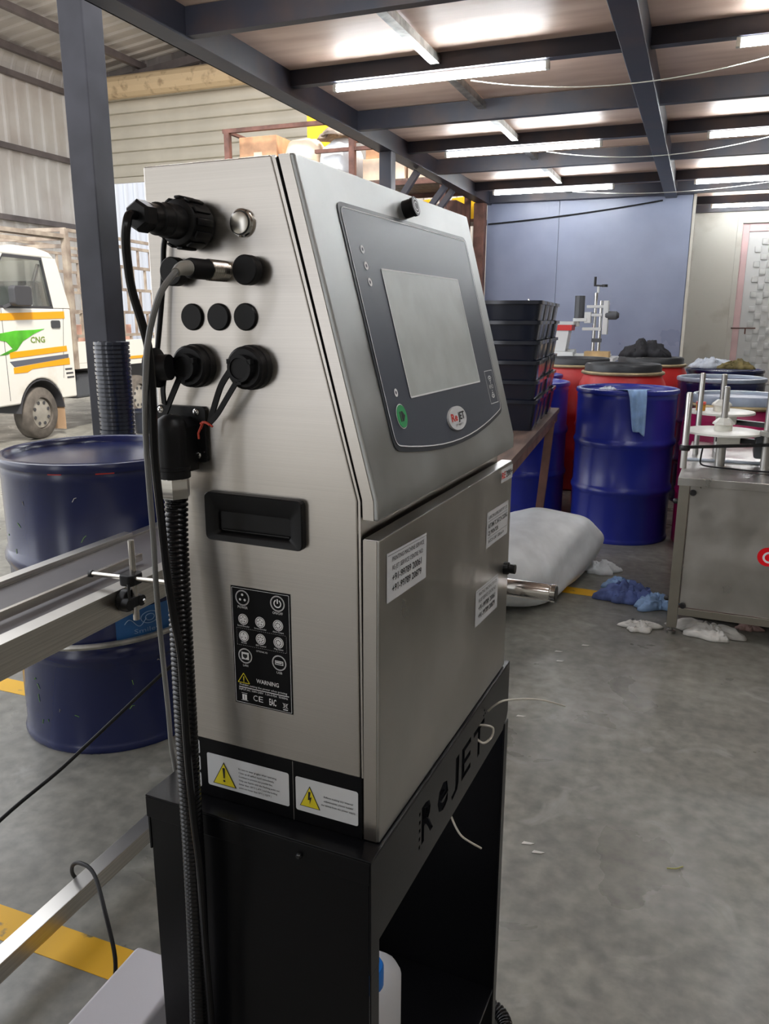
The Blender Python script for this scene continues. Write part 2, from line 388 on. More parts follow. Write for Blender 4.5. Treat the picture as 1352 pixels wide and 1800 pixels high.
m = MB(); m.box(-2.40, -2.392, -3.1, 9.1, 2.49, 2.67); m.box(-2.40, -2.28, -3.1, 9.1, 2.49, 2.50); m.box(-2.40, -2.28, -3.1, 9.1, 2.662, 2.67)
m.box(-2.29, -2.282, -3.1, 9.1, 2.50, 2.662); m.build('edge_beam', M_BEAM, ceil, smooth=False)
MB().box(-0.46, -0.345, -3.1, 9.1, 2.475, 2.62).build('main_beam', M_BEAM, ceil, bevel=.006)
for x in (-1.42, 0.62, 1.64):
    for a, b in ((1.53, 4.37), (4.43, 6.34), (6.40, 8.37), (8.43, 10.1)):
        for (p, q) in ((a, b),):
            MB().box(x - .025, x + .025, p, q, 2.56, 2.60).build('purlin', M_GALV if x < 0 else M_BEAM, ceil, smooth=False)

def column(label, x, y, wd, z1, m, name='steel_column', d=None):
    d = d or wd
    return tag(MB().box(x - wd / 2, x + wd / 2, y - d / 2, y + d / 2, 0, z1).build(name, m, bevel=.008), label, 'column', kind='structure')
c = column('dark square steel column standing left of the printer', -3.06, 3.60, 0.155, 5.0, M_COLM)
c = column('dark steel post under the mezzanine edge beam behind the printer lid', -2.33, 6.02, 0.10, 2.49, M_BEAM)
c = column('brown rusty post at the end of the blue wall', -2.36, 8.92, 0.12, 2.49, M_RUST)
c = column('weathered brown board panel beside the rusty post', -2.58, 8.75, 0.14, 2.48, M_RUST, 'board_panel', .5)
for k, (a, b) in enumerate((((-2.34, 6.75, 2.47), (-2.75, 6.75, 1.9)), ((-2.34, 7.55, 2.47), (-2.9, 7.55, 1.8)), ((-2.34, 7.8, 2.47), (-2.9, 7.8, 1.8)))):
    tag(MB().bar(a, b, .05, .05).build('diagonal_brace', M_BEAM), 'dark steel brace slanting down from the edge beam, %s behind the post' % ORD[k], 'brace', kind='structure')

# ---- blue partition wall, cream wall, door
wb = MB().box(-2.33, -0.185, 9.115, 9.15, 0, 2.62).build('wall_back', M_BWALL, smooth=False); tag(wb, 'blue grey painted partition wall', kind='structure')
MB().box(-2.33, -1.532, 9.10, 9.116, 0, 2.615).build('wall_sheet', M_BWALL, wb, bevel=.002)
MB().box(-1.528, -0.19, 9.10, 9.116, 0, 2.615).build('wall_sheet', M_BWALL, wb, bevel=.002)
tag(MB().box(-0.185, -0.155, 9.09, 9.16, 0, 2.62).build('trim_1', M_CWALL, bevel=.003), 'pale edge strip at the end of the blue wall', kind='structure')
DX0, DX1, DZ = 0.355, 1.20, 2.36
m = MB(); m.box(-2.3, DX0, 10.6, 10.72, 0, 2.62); m.box(DX1, 7, 10.6, 10.72, 0, 2.62); m.box(DX0, DX1, 10.6, 10.72, DZ, 2.62)
cw = m.build('wall_right', M_CWALL, smooth=False); tag(cw, 'cream plaster wall stained above the drums', kind='structure')
tag(MB().box(-0.6, 3, 10.54, 10.60, 2.49, 2.60).build('trim_2', M_BEAM, bevel=.004), 'dark beam along the top of the cream wall', kind='structure')
dr = thing('door_1', 'pale woven pattern door with pink painted frame', None, (DX0, 10.6, 0), kind='structure')
W = DX1 - DX0
m = MB(); m.box(0, .075, .03, .09, 0, DZ); m.box(W - .075, W, .03, .09, 0, DZ); m.box(.075, W - .075, .03, .09, DZ - .09, DZ); m.build('door_frame', M_PINK, dr, bevel=.003)
m = MB(); m.box(-.06, 0.0, -.006, .1, 0, DZ + .06); m.box(0.0, W, -.006, .1, DZ, DZ + .06); m.build('architrave', M_CWALL, dr, bevel=.003)
leaf = MB().box(.077, W - .077, .05, .08, 0.01, DZ - .095).build('door_leaf', M_DOORW, dr, smooth=False)
bmh = MB().box(-.034, .034, -.014, 0, -.034, .034).mesh('woven_block', .006); bmh.materials.append(M_DOORW)
for r_ in range(24):
    for c_ in range(8):
        if (r_ + c_) % 2: continue
        o = link('woven_block', bmh, leaf); o.location = (.19 + c_ * .07, .05, .20 + r_ * .085)
m = MB(); m.tube([(-.02, -.012, 1.17), (.25, -.012, 1.17)], .007); m.tube([(.14, -.016, 1.17), (.14, -.016, 1.10)], .008); m.build('latch_bolt', M_RUST, dr)

m = MB(); m.box(-1.95, 4.2, -3.2, -3.1, 0, 3.6); m.box(-6.5, -2.8, -3.2, -3.1, 0, 3.6); m.box(-2.8, -1.95, -3.2, -3.1, 2.5, 3.6)  # unseen doorway opening, added to let sky light onto the printer side
tag(m.build('wall_front', M_CWALL, smooth=False), 'cream plaster wall behind the camera', kind='structure')
tag(MB().box(4.1, 4.2, -3.1, 10.6, 0, 2.64).build('wall_side', M_CWALL, smooth=False), 'cream plaster wall to the right of the workshop', kind='structure')

# ---- shed on the left: corrugated walls, curved eave roof, roller shutter
def corrug(pitch, depth, t0, t1):
    out = []; t = t0
    while t < t1:
        for f, d in ((0, 0), (.62, 0), (.70, depth), (.92, depth)): out.append((t + f * pitch, d))
        t += pitch
    out.append((t, 0)); return out
m = MB(); cr = corrug(.26, .035, 5.0, 12.0)
vs_ = []
for t, d in cr: vs_ += [(-10.2 + d, t, 0), (-10.2 + d, t, 4.86)]
m.add(vs_, [(2 * i, 2 * i + 2, 2 * i + 3, 2 * i + 1) for i in range(len(cr) - 1)])
wl = m.build('wall_left', M_SHEET, smooth=False); tag(wl, 'pale corrugated sheet wall of the shed', kind='structure')
for z in (4.87, 3.81, 2.765): MB().box(-10.16, -10.08, 5, 12, z - .04, z + .04).build('girt', M_GIRT, wl, smooth=False)
m = MB(); prof = []
for k in range(9):
    a = R(90 * k / 8 * .93); prof.append((-10.2 + .42 * (1 - math.cos(a)), 4.88 + .42 * math.sin(a)))
for k in range(1, 9): prof.append((-9.79 + k * .95, 5.31 + k * .95 * .115))
cr = corrug(.26, -.03, 8.1, 12.0); n = len(prof); vs_ = []
for t, d in cr:
    for (x, z) in prof: vs_.append((x, t, z + d))
m.add(vs_, [(i * n + j, (i + 1) * n + j, (i + 1) * n + j + 1, i * n + j + 1) for i in range(len(cr) - 1) for j in range(n - 1)])
rf = m.build('ceiling_shed', M_ROOF, smooth=False); rf.name = 'roof_sheet'; tag(rf, 'corrugated shed roof sheet curving down at the eave', kind='structure')
for x in (-9.93, -8.95, -7.95, -6.95, -5.95): MB().box(x - .04, x + .04, 8, 12, 5.27 + (x + 9.79) * .115 - .14, 5.27 + (x + 9.79) * .115 - .04).build('purlin', M_GIRT, rf, smooth=False)
MB().bar((-10.1, 11.86, 5.02), (-2.6, 11.86, 5.86), .08, .12).build('rafter', M_GIRT, rf, smooth=False)
# gable wall around the shutter opening
m = MB(); cr = corrug(.26, .03, -10.2, -2.4)
def sheet(m, z0f, z1f, x0, x1, y=12.0):
    pts = [(t, d) for t, d in cr if x0 <= t <= x1]; vs_ = []
    for t, d in pts: vs_ += [(t, y - d, z0f), (t, y - d, z1f(t))]
    m.add(vs_, [(2 * i, 2 * i + 2, 2 * i + 3, 2 * i + 1) for i in range(len(pts) - 1)])
rl = lambda x: 5.30 + (x + 9.79) * .115
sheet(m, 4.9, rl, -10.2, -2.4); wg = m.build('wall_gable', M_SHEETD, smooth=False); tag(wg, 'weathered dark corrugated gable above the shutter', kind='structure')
m = MB(); sheet(m, 0, lambda x: 4.9, -5.4, -2.4); o = m.build('wall_gable_side', M_SHEET, smooth=False); o.parent = wg
m = MB(); m.box(-10.2, -10.02, 11.9, 12.0, 0, 4.9); m.box(-5.5, -5.35, 11.9, 12, 0, 4.9); m.build('jamb', M_SHEET, wg, smooth=False)
sh = thing('roller_shutter', 'cream roller shutter half lowered over the far opening', 'shutter', (0, 11.86, 0))
prof = [(0, 0), (-.03, .015), (-.052, .06), (-.055, .10), (-.045, .15), (-.015, .195), (.004, .20), (.004, 0)]
sm = MB().prism(prof, -10.02, -5.5, 'x').mesh('slat', 0); sm.materials.append(M_SHUT)
for k in range(7): o = link('slat', sm, sh); o.location = (0, 0, 3.585 + k * .199)
MB().box(-10.02, -5.5, -.035, .02, 3.50, 3.585).build('bottom_bar', M_SHUT, sh, bevel=.006)
hs = MB().lathe_axis([(.17, 0), (.17, 1)], (-10.05, -.20, 4.93), (-5.45, -.20, 4.93), 12, ph=.26).build('housing', M_SHBX, sh, ang=20)
m = MB(); m.box(-10.02, -5.5, -.075, -.06, 4.80, 4.93); m.build('guide_plate', M_SHEETD, sh, smooth=False)
# yard fence seen under the shutter
m = MB(); cr2 = corrug(.26, .04, -16, 2); vs_ = []
for t, d in cr2: vs_ += [(t, 15.0 - d, -.01), (t, 15.0 - d, 4.2)]
m.add(vs_, [(2 * i, 2 * i + 2, 2 * i + 3, 2 * i + 1) for i in range(len(cr2) - 1)])
tag(m.build('fence_sheet', mat('fence_white', (0.36, 0.38, 0.42), .5), smooth=False), 'white corrugated fence outside beyond the shutter', kind='structure')

# ---- tube lights
def tube_light(x, y, label, z=2.515):
    t = thing('tube_light', label, 'light', (x, y, z), group='fluorescent tubes under the mezzanine')
    MB().box(0, 1.2, -.008, .008, .010, .022).build('batten', M_FIXT, t, bevel=.003)
    m = MB(); m.cyl((.02, 0, -.006), (1.18, 0, -.006), .0165, n=12); m.build('tube', M_TUBE, t)
    for x0 in (0, 1.18): MB().box(x0, x0 + .02, -.016, .016, -.022, .012).build('end_cap', M_FIXT, t, bevel=.002)
    return t
nm = ['nearest the camera in view', 'in the middle of the view', 'closest to the blue wall']
for k, y in enumerate((4.41, 6.39, 8.41)):
    tube_light(-2.03 + (0, .04, -.07)[k], y, 'glowing tube light in the left row, %s' % nm[k])
    tube_light((.035, -.08, -.18)[k], y - .02, 'glowing tube light in the right row, %s' % nm[k])
tube_light(-.02, 10.18, 'glowing tube light in front of the cream wall')
tube_light(-2.0, 2.42, 'unseen glowing tube light added overhead in the left row'); tube_light(.1, 2.42, 'unseen glowing tube light added overhead in the right row')  # these and the next tubes are out of view, added for the light
tube_light(.1, 0.45, 'unseen glowing tube light added overhead above the camera')
tube_light(.1, -1.52, 'unseen glowing tube light added overhead behind the camera, wall side')
def droop(label, a, b, sag, r, m, name='light_cable', n=14):
    a = Vector(a); b = Vector(b); pts = [a.lerp(b, k / n) - Vector((0, 0, sag * 4 * (k / n) * (1 - k / n))) for k in range(n + 1)]
    return tag(MB().tube(pts, r, 6).build(name, m), label, 'cable')
droop('white cable sagging between the two nearest tube lights', (-1.25, 4.45, 2.49), (.35, 4.45, 2.49), .09, .0028, M_FIXT)
droop('white cable sagging between the middle tube lights', (-1.2, 6.42, 2.49), (.35, 6.42, 2.49), .08, .0028, M_FIXT)
droop('white cable sagging between the tube lights near the blue wall', (-1.3, 8.44, 2.49), (.5, 8.44, 2.49), .05, .0028, M_FIXT)
droop('dark cable strung across the top of the blue wall', (-2.31, 9.085, 2.29), (-.48, 9.085, 2.455), .02, .008, M_RUB, 'wall_cable')

# ================================================================== PRINTER STAND
A0 = R(-2.571)
st = thing('printer_stand', 'black powder-coated steel stand with cut-out lettering under the printer', 'stand', (-0.2356, 0.5747, 0), A0)
SW = 0.478
MB().box(-.2584, 0, 0, SW, .7825, .785).build('top_plate', M_BLKM, st, bevel=.0008)
MB().box(-.2584, 0, 0, .002, .759, .7825).build('side_lip', M_BLKM, st, bevel=.0008)
MB().box(-.2584, 0, SW - .002, SW, .759, .7825).build('side_lip', M_BLKM, st, bevel=.0008)
MB().box(-.2584, -.2564, .002, SW - .002, .72, .7825).build('rear_lip', M_BLKM, st)
# front apron with the cut-out logo
ap = MB().prism([(0, .7825), (SW, .7825), (SW, .705), (SW - .006, .695), (SW - .018, .695), (SW - .024, .687), (.0185, .687), (.0185, .66), (0, .66)], -.002, 0, 'x').build('front_apron', M_BLKM, st, smooth=False)
cut = MB()
def cut_text(body, v0, wd, z0, hgt, bold):
    me = text_mesh(body, bold, 0.0, 0.3)
    xs = [v.co.x for v in me.vertices]; ys = [v.co.y for v in me.vertices]; zs = [v.co.z for v in me.vertices]
    x0, x1, y0, y1 = min(xs), max(xs), min(ys), max(ys)
    cut.add([(v.co.z / .3 * .02, v0 + (v.co.x - x0) / (x1 - x0) * wd, z0 + (v.co.y - y0) / (y1 - y0) * hgt) for v in me.vertices], [tuple(p.vertices) for p in me.polygons])
    bpy.data.meshes.remove(me)
cut_text('R', .128, .036, .716, .045, .012); cut_text('e', .178, .036, .716, .036, .03)
cut_text('J', .226, .026, .709, .049, .012); cut_text('E', .263, .036, .714, .043, .012); cut_text('T', .310, .046, .711, .044, .012)
for z in (.717, .727, .737, .747, .757): cut.box(-.02, .02, .1205, .1245, z - .0022, z + .0022)
cut.box(-.02, .02, .350, .353, .758, .761); cut.box(-.02, .02, .357, .360, .758, .761); cut.box(-.02, .02, .353, .356, .764, .767)
co = cut.build('cutter', M_BLKM, None, smooth=False); co.location = st.location; co.rotation_euler = st.rotation_euler
bo = ap.modifiers.new('cut', 'BOOLEAN'); bo.object = co; bo.operation = 'DIFFERENCE'; bo.solver = 'EXACT'; bo.use_self = True
bpy.context.view_layer.update()
me = bpy.data.meshes.new_from_object(ap.evaluated_get(bpy.context.evaluated_depsgraph_get()))
ap.modifiers.clear(); ap.data = me; bpy.data.objects.remove(co)
ap['label'] = 'front apron with stencil lettering cut through'
for a, b in ((0, .0185), (SW - .012, SW + .006)): MB().box(-.002, 0, a, b, 0, .66 if a == 0 else .69).build('leg', M_BLKM, st, bevel=.0006)
MB().box(-.2560, -.004, .003, .0045, .015, .7825).build('side_panel', M_BLKM, st, smooth=False)
MB().box(-.2560, -.004, SW - .0015, SW + .002, .015, .7825).build('side_panel', M_BLKM, st, smooth=False)
for v in (.0046, SW - .0266): MB().box(-.2558, -.2358, v, v + .024, 0, .7825).build('rear_leg', M_BLKM, st, smooth=False)
MB().box(-.2356, -.004, .0046, SW - .003, .206, .213).build('shelf', M_BLKM, st, smooth=False)
m = MB(); m.lathe_axis([(.0001, 0), (.003, .05), (.003, .6), (.002, 1)], (-.0748, 0, .7695), (-.0748, -.004, .7695), 8); m.build('bolt', M_KNOB, st)

# ================================================================== PRINTER
PX, PY, PZ = -0.23445, 0.60037, 0.785
pr = thing('inkjet_printer', 'stainless steel coding printer with grey touch screen panel on a black stand', 'printer', (PX, PY, PZ), A0)
WD = .434
MB().prism([(-.2303, 0.0004), (-.0225, 0.0004), (-.0248, .3295), (-.1003, .608), (-.2303, .6075)], 0, WD, 'y').build('case', M_STEEL, pr, bevel=.0018)
# folded bright edge along the front of the side wall
MB().prism([(-.0212, .066), (-.0195, .066), (-.0215, .3292), (-.0965, .6075), (-.0996, .6075), (-.0236, .3292)], -.0006, .0022, 'y').build('edge_fold', M_STEEL, pr, smooth=False)
MB().prism([(-.0230, .3145), (-.0180, .3145), (-.0180, .331), (-.0930, .6068), (-.099, .6068), (-.0235, .331)], .003, WD - .004, 'y').build('gasket', M_GASK, pr, smooth=False)
MB().prism([(-.0228, .004), (-.0180, .004), (-.0180, .2930), (-.0240, .2930)], .003, WD - .004, 'y').build('gasket', M_GASK, pr, smooth=False)
LIDW = .440
lid = MB().prism([(-.0945, .6083), (-.0789, .6083), (-.0051, .331), (-.0046, .3127), (-.0195, .3131), (-.0203, .331)], 0, LIDW, 'y').build('lid', M_LID, pr, bevel=.0022)
MB().prism([(-.0932, .6075), (-.0830, .6075), (-.0094, .330), (-.0090, .3135), (-.0190, .3135), (-.0196, .3308)], -.0009, .001, 'y').build('lid_flange', M_STEEL, lid, smooth=False)
dr2 = MB().box(-.0195, -.0035, 0, .4335, .0008, .2966).build('door', M_STEEL2, pr, bevel=.0018)
MB().box(-.0190, -.0062, -.0008, .001, .002, .2955).build('door_flange', M_STEEL, dr2, smooth=False)

# --- control panel on the sloping lid
dl = math.hypot(.0738, .277); dx, dz = .0738 / dl, -.277 / dl
SO = Vector((-.0789, 0, .608))
def slope(lift=0.0006): return Flat(SO, (0, 1, 0), (-dx, 0, -dz), lift)      # x = across, y = up the slope (negative t)
def rounded(pts, r, n=5):
    out = []; m_ = len(pts)
    for i, (p, rr) in enumerate(zip(pts, r)):
        p = Vector(p); a = Vector(pts[i - 1]); b = Vector(pts[(i + 1) % m_])
        if rr == 0: out.append(tuple(p)); continue
        u = (a - p).normalized() * rr; v = (b - p).normalized() * rr
        for k in range(n + 1):
            t = k / n; out.append(tuple(p + u * (1 - t) ** 2 + v * t ** 2))
    return out
def panel_outline(i):
    l, r_, t, bs, bm_ = .0545 + i, .4080 - i, .0305 + i, .2520 - i, .2690 - i
    pts = [(l, -t), (l, -bs)]; rd = [.010 - i * .5, .012 - i * .5]
    for k in range(1, 12):
        f = k / 12; pts.append((l + (r_ - l) * f, -(bs + (bm_ - bs) * math.sin(math.pi * f) ** .9))); rd.append(0)
    pts += [(r_, -bs), (r_, -t)]; rd += [.012 - i * .5, .010 - i * .5]
    return rounded(pts, rd)
def slab(name, outline, m, lo, hi, parent):
    f0 = slope(lo); f1 = slope(hi); n_ = len(outline); mb = MB()
    mb.add([f0.P(*p) for p in outline] + [f1.P(*p) for p in outline], [tuple(range(n_)), tuple(range(2 * n_ - 1, n_ - 1, -1))] + [(i, (i + 1) % n_, (i + 1) % n_ + n_, i + n_) for i in range(n_)])
    return mb.build(name, m, parent, smooth=False)
slab('panel_border', panel_outline(0), M_OVE, 0, .0009, lid)
ov = slab('control_panel', panel_outline(.0045), M_OVL, .0008, .0012, pr); ov['label'] = 'dark blue-grey membrane control panel'
f = slope(.0015); f.outline(panel_outline(.0045), .0011); f.build('outline', M_WHT, ov)
s0 = slab('touch_screen', [(.117, -.0862), (.3385, -.0862), (.3385, -.2087), (.117, -.2087)], M_SCR, .0010, .0016, pr); s0['label'] = 'pale blank touch screen with finger smudges'
f = slope(.0018); f.outline([(.117, -.0862), (.3385, -.0862), (.3385, -.2087), (.117, -.2087)], .0016); f.build('screen_frame', M_WHT, s0)
for t in (.0702, .0850, .0997, .2014):
    f = slope(.0016); f.arc(.0848, -t, .0028, .0022, n=18); f.build('indicator_light', M_WHT, ov)
f = slope(.0016); f.disc(.0853, -.2237, .0118); gb = f.build('start_button', M_WHT, ov)
gbt = slab('green_key', [(.0853 + .0108 * math.cos(R(a)), -.2237 + .0108 * math.sin(R(a))) for a in range(0, 360, 15)], M_GRN, .0012, .0022, pr); gbt['label'] = 'round green start key'
f = slope(.0024); f.rect(.0800, -.2285, .0822, -.2190); f.rect(.0832, -.2285, .0868, -.2190); f.poly([(.0868, -.2285), (.0915, -.2237), (.0868, -.2190)]); f.build('start_symbol', M_INK, gbt)
f = slope(.0016); f.outline([(.3643, -.198), (.3965, -.198), (.3965, -.2388), (.3643, -.2388)], .0009)
for sy, c_ in ((1, -.2105), (-1, -.2262)):
    for rr in (.0030, .0058, .0086): f.arc(.3804, c_ - sy * .003, rr, .0015, 90 - sy * 0 - 48 if sy > 0 else 222, 90 + 48 if sy > 0 else 318, 8)
    f.disc(.3804, c_ - sy * .003, .0012, n=10)
f.text('RFID', .3804, -.2205, .0052, .017); f.build('tag_reader_mark', M_WHT, ov)
bd = slab('logo_badge', [(.2285 + .0285 * math.cos(R(a)), -.2417 + .0130 * math.sin(R(a))) for a in range(0, 360, 12)], M_STK, .0012, .0036, pr); bd['label'] = 'oval domed maker badge'
f = slope(.0040); f.text('Re', .2170, -.2440, .0085, .0195, bold=.03); f.build('badge_lettering', M_RPR, bd)
f = slope(.0040); f.text('JET', .2395, -.2440, .0085, .0215, bold=.02); f.text('JUST PRINT IT', .2285, -.2500, .0022, .026); f.build('badge_lettering', M_INK, bd)
# key lock above the panel
nn = slope().n
lp = slope(0).P(.2190, -.0185)
lk = MB().lathe_axis([(.0092, 0), (.0092, .55), (.0085, .7), (.0098, .72), (.0098, 1)], lp, lp + nn * .013, 24).build('key_lock', M_BLKP, pr)
e0 = Flat(lp + nn * .0131, (0, 1, 0), (-dx, 0, -dz), .0002); e0.arc(0, 0, .0072, .0009); e0.arc(0, 0, .0040, .0010, 40, 320); e0.build('lock_ring', M_WHT, lk)

# --- stickers on the door
def door_flat(lift): return Flat((-.0035, 0, 0), (0, 1, 0), (0, 0, 1), lift)
def door_sticker(label, v0, v1, z0, z1, sk=0.0):
    f = door_flat(.0005); f.poly([(v0, z0), (v1, z0 + sk), (v1, z1 + sk), (v0, z1)]); s_ = f.build('sticker', M_STK, pr); s_['label'] = label; return s_
def phone(s_, v0, v1, z0, z1, sk, n1, n2):
    W_ = v1 - v0; H_ = z1 - z0; f = Flat((-.0035, v0, z0), (0, W_, sk), (0, 0, 1), .0009)
    f.text('PRINTING MACHINE SERVICE', W_ * .52, H_ * .80, H_ * .095, W_ * .80); f.text('RE-JET SERVICE CENTRE NO:', W_ * .51, H_ * .62, H_ * .10, W_ * .78)
    f.text(n1, W_ * .49, H_ * .39, H_ * .15, W_ * .74, bold=.012); f.text(n2, W_ * .49, H_ * .17, H_ * .15, W_ * .74, bold=.012)
    f.line((W_ * .02, H_ * .95), (W_ * .98, H_ * .95), .0003); f.build('lettering', M_INK, s_)
a_ = (.0140, .1108, .2347, .2807, -.0043); phone(door_sticker('white service sticker with two phone numbers, near the hinge side', a_[0], a_[1], a_[2], a_[3], a_[4]), *a_, '+91-99789 20061', '+91-99789 20879')
a_ = (.2830, .3812, .1125, .1598, -.006); phone(door_sticker('white service sticker with two phone numbers, near the handle side', a_[0], a_[1], a_[2], a_[3], a_[4]), *a_, '+91-99789 20061', '+91-99789 20879')
s_ = door_sticker('white equipment sticker near the free edge of the door', .3197, .4180, .2034, .2492, -.0036)
f = Flat((-.0035, .3197, .2034), (0, .0983, -.0036), (0, 0, 1), .0009); f.text('LUBICON LUBRICANTS PVT LTD', .049, .0365, .0042, .086)
f.text('AUTOMATIC BATCH CODING', .049, .0245, .0062, .088, bold=.01); f.text('CIJ PRINTER', .028, .0155, .0055, .046, bold=.01); f.text('BATCH CAP : 1200 pcs/hr', .044, .0055, .0042, .072)
f.line((.005, .0335), (.093, .0335), .0003); f.line((.005, .0125), (.093, .0125), .0003); f.build('lettering', M_INK, s_)
s_ = door_sticker('small model number sticker at the top corner of the door', .3775, .4330, .2752, .2932, -.0012)
f = door_flat(.0009); f.text('RE', .3885, .2800, .0088, .017, bold=.02); f.build('lettering', M_RPR, s_)
f = door_flat(.0009); f.text('200+', .4155, .2795, .0088, .031, bold=.02); f.build('lettering', M_INK, s_)
MB().lathe_axis([(.0085, 0), (.0085, .4), (.0065, .5), (.0065, 1)], (-.0035, .4120, .1520), (.012, .4120, .1520), 16).build('door_lock', M_BLKG, pr)

# --- left side wall fittings (outward is -y)
def sflat(lift, o=(0, 0, 0)): return Flat((o[0], o[1], o[2]), (1, 0, 0), (0, 0, 1), lift)     # normal is -y
m = MB(); m.lathe_axis([(.0116, 0), (.0116, .35), (.0102, .6), (.0098, .62), (.0098, .42)], (-.1292, 0, .5568), (-.1292, -.0075, .5568), 28); pb = m.build('power_button', M_CHROME, pr)
MB().lathe_axis([(.0096, 0), (.0096, 1)], (-.1292, -.0030, .5568), (-.1292, -.0050, .5568), 28).build('button_gap', M_KNOB, pb)
MB().lathe_axis([(.0088, 0), (.0088, .9), (.0082, 1)], (-.1292, -.0040, .5568), (-.1292, -.0062, .5568), 28).build('button_face', M_NICKEL, pb)
for u, z in ((-.1851, .4808), (-.1571, .4809), (-.1295, .4810)):
    MB().lathe_axis([(.0116, 0), (.0116, .55), (.0106, 1)], (u, 0, z), (u, -.0032, z), 28).build('blanking_cap', M_BLKP, pr)
for u, z in ((-.1205, .5188), (-.1955, .5190)):
    MB().lathe_axis([(.0080, 0), (.0080, .35), (.0122, .36), (.0122, .93), (.0112, 1)], (u, 0, z), (u, -.0145, z), 28).build('socket_cap', M_RUB, pr)
def socket(u, z, nm):
    m = MB(); m.lathe_axis([(.0192, 0), (.0192, .28), (.0182, .30), (.0182, .60), (.0165, .66), (.0160, .68), (.0115, .69), (.0115, 1.0), (.0090, 1.0), (.0090, .9)], (u, 0, z), (u, -.0235, z), 32)
    s_ = m.build(nm, M_BLKP, pr)
    MB().lathe_axis([(.0088, 0), (.0088, 1)], (u, -.010, z), (u, -.0222, z), 20).build('socket_insert', M_RUB, s_)
    m = MB()
    for k in range(3):
        a = R(30 + 120 * k); m.box(u + .0115 * math.cos(a) - .002, u + .0115 * math.cos(a) + .002, -.0235, -.018, z + .0115 * math.sin(a) - .002, z + .0115 * math.sin(a) + .002)
    m.build('locking_lug', M_BLKP, s_)
    return s_
socket(-.1236, .4387, 'data_socket'); socket(-.1817, .4386, 'data_socket')
# cap lanyards and the loose dust cap
def strap(pts, wd, nm='cap_strap', m_=M_RUB, th=.0018):
    pts = smoothpath(pts, 6); mb = MB(); rr = []
    for i, p in enumerate(pts):
        t = (pts[min(i + 1, len(pts) - 1)] - pts[max(i - 1, 0)]).normalized(); n_ = Vector((0, -1, 0)); sd = t.cross(n_).normalized() * wd / 2; n_ = sd.cross(t).normalized() * th / 2
        rr.append([p - sd - n_, p + sd - n_, p + sd + n_, p - sd + n_])
    mb.rings(rr); return mb.build(nm, m_, pr)
strap([(-.1335, -.0215, .4365), (-.1440, -.021, .4230), (-.1545, -.019, .4020), (-.1605, -.017, .3900)], .0052)
strap([(-.1290, -.0195, .4270), (-.1385, -.021, .4130), (-.1490, -.021, .3990), (-.1600, -.019, .3895)], .0045)
strap([(-.1875, -.0205, .4290), (-.1960, -.020, .4150), (-.2040, -.019, .4020), (-.2080, -.018, .3960)], .0052)
strap([(-.1955, -.030, .4330), (-.2020, -.026, .4190), (-.2065, -.020, .4050)], .0045)
m = MB(); m.lathe_axis([(.0001, 0), (.0150, .03), (.0172, .30), (.0172, .42), (.0115, .50), (.0110, 1)], (-.2085, -.034, .4375), (-.1895, -.030, .4385), 24); m.build('dust_cap', M_RUB, pr)
m = MB(); m.tube(smoothpath([(-.1690, -.019, .3850), (-.1650, -.020, .3905), (-.1610, -.0205, .3905), (-.1575, -.021, .3890)], 5), .0012, 6)
m.tube([(-.1665 + .0012 * math.cos(k), -.020 - .0012 * math.sin(k), .3890 + k * .0003) for k in range(8)], .0010, 5); m.tube([(-.1680, -.020, .386), (-.1702, -.021, .381), (-.1698, -.021, .376)], .0010, 5)
m.tube([(-.158, -.021, .3895), (-.1545, -.021, .3878)], .0010, 5)
tw = m.build('red_twine', M_REDT, pr); tw['label'] = 'twist of red twine tying the cap strap'
# elbow fitting
MB().prism(rrect(-.2285, .3515, -.1742, .4022, .004), -.0045, 0, 'y').build('elbow_flange', M_BLKP, pr, bevel=.0008)
for u, z in ((-.1838, .3973), (-.1838, .3578), (-.2235, .3978)):
    sc = MB().lathe_axis([(.0032, 0), (.0032, .6), (.0022, 1)], (u, -.0044, z), (u, -.0060, z), 14).build('screw', M_CHROME, pr)
    f = sflat(.0002, (0, -.0060, 0)); f.line((u - .0017, z - .0017), (u + .0017, z + .0017), .0008); f.line((u - .0017, z + .0017), (u + .0017, z - .0017), .0008); f.build('cross_slot', M_INK, sc)
m = MB(); ec = Vector((-.1985, -.0225, 0))
m.lathe([(.0001, .397), (.0062, .3958), (.0112, .3925), (.0142, .3870), (.0150, .3800), (.0150, .3505), (.0158, .3500), (.0158, .3470), (.0150, .3465), (.0150, .3395)], (ec.x, ec.y, 0), 28)
m.prism([(-.2130, .3450), (-.1840, .3450), (-.1840, .3850), (-.1905, .3930), (-.2065, .3930), (-.2130, .3850)], -.022, -.004, 'y'); m.build('elbow_body', M_BLKP, pr, bevel=0)
m = MB(); m.lathe([(.0128, .341), (.0128, .3385)], (ec.x, ec.y, 0), 24); m.lathe([(.0138, .3390), (.0143, .3375), (.0143, .3222), (.0138, .3210)], (ec.x, ec.y, 0), 6); m.build('gland_nut', M_CHROME, pr, ang=20)
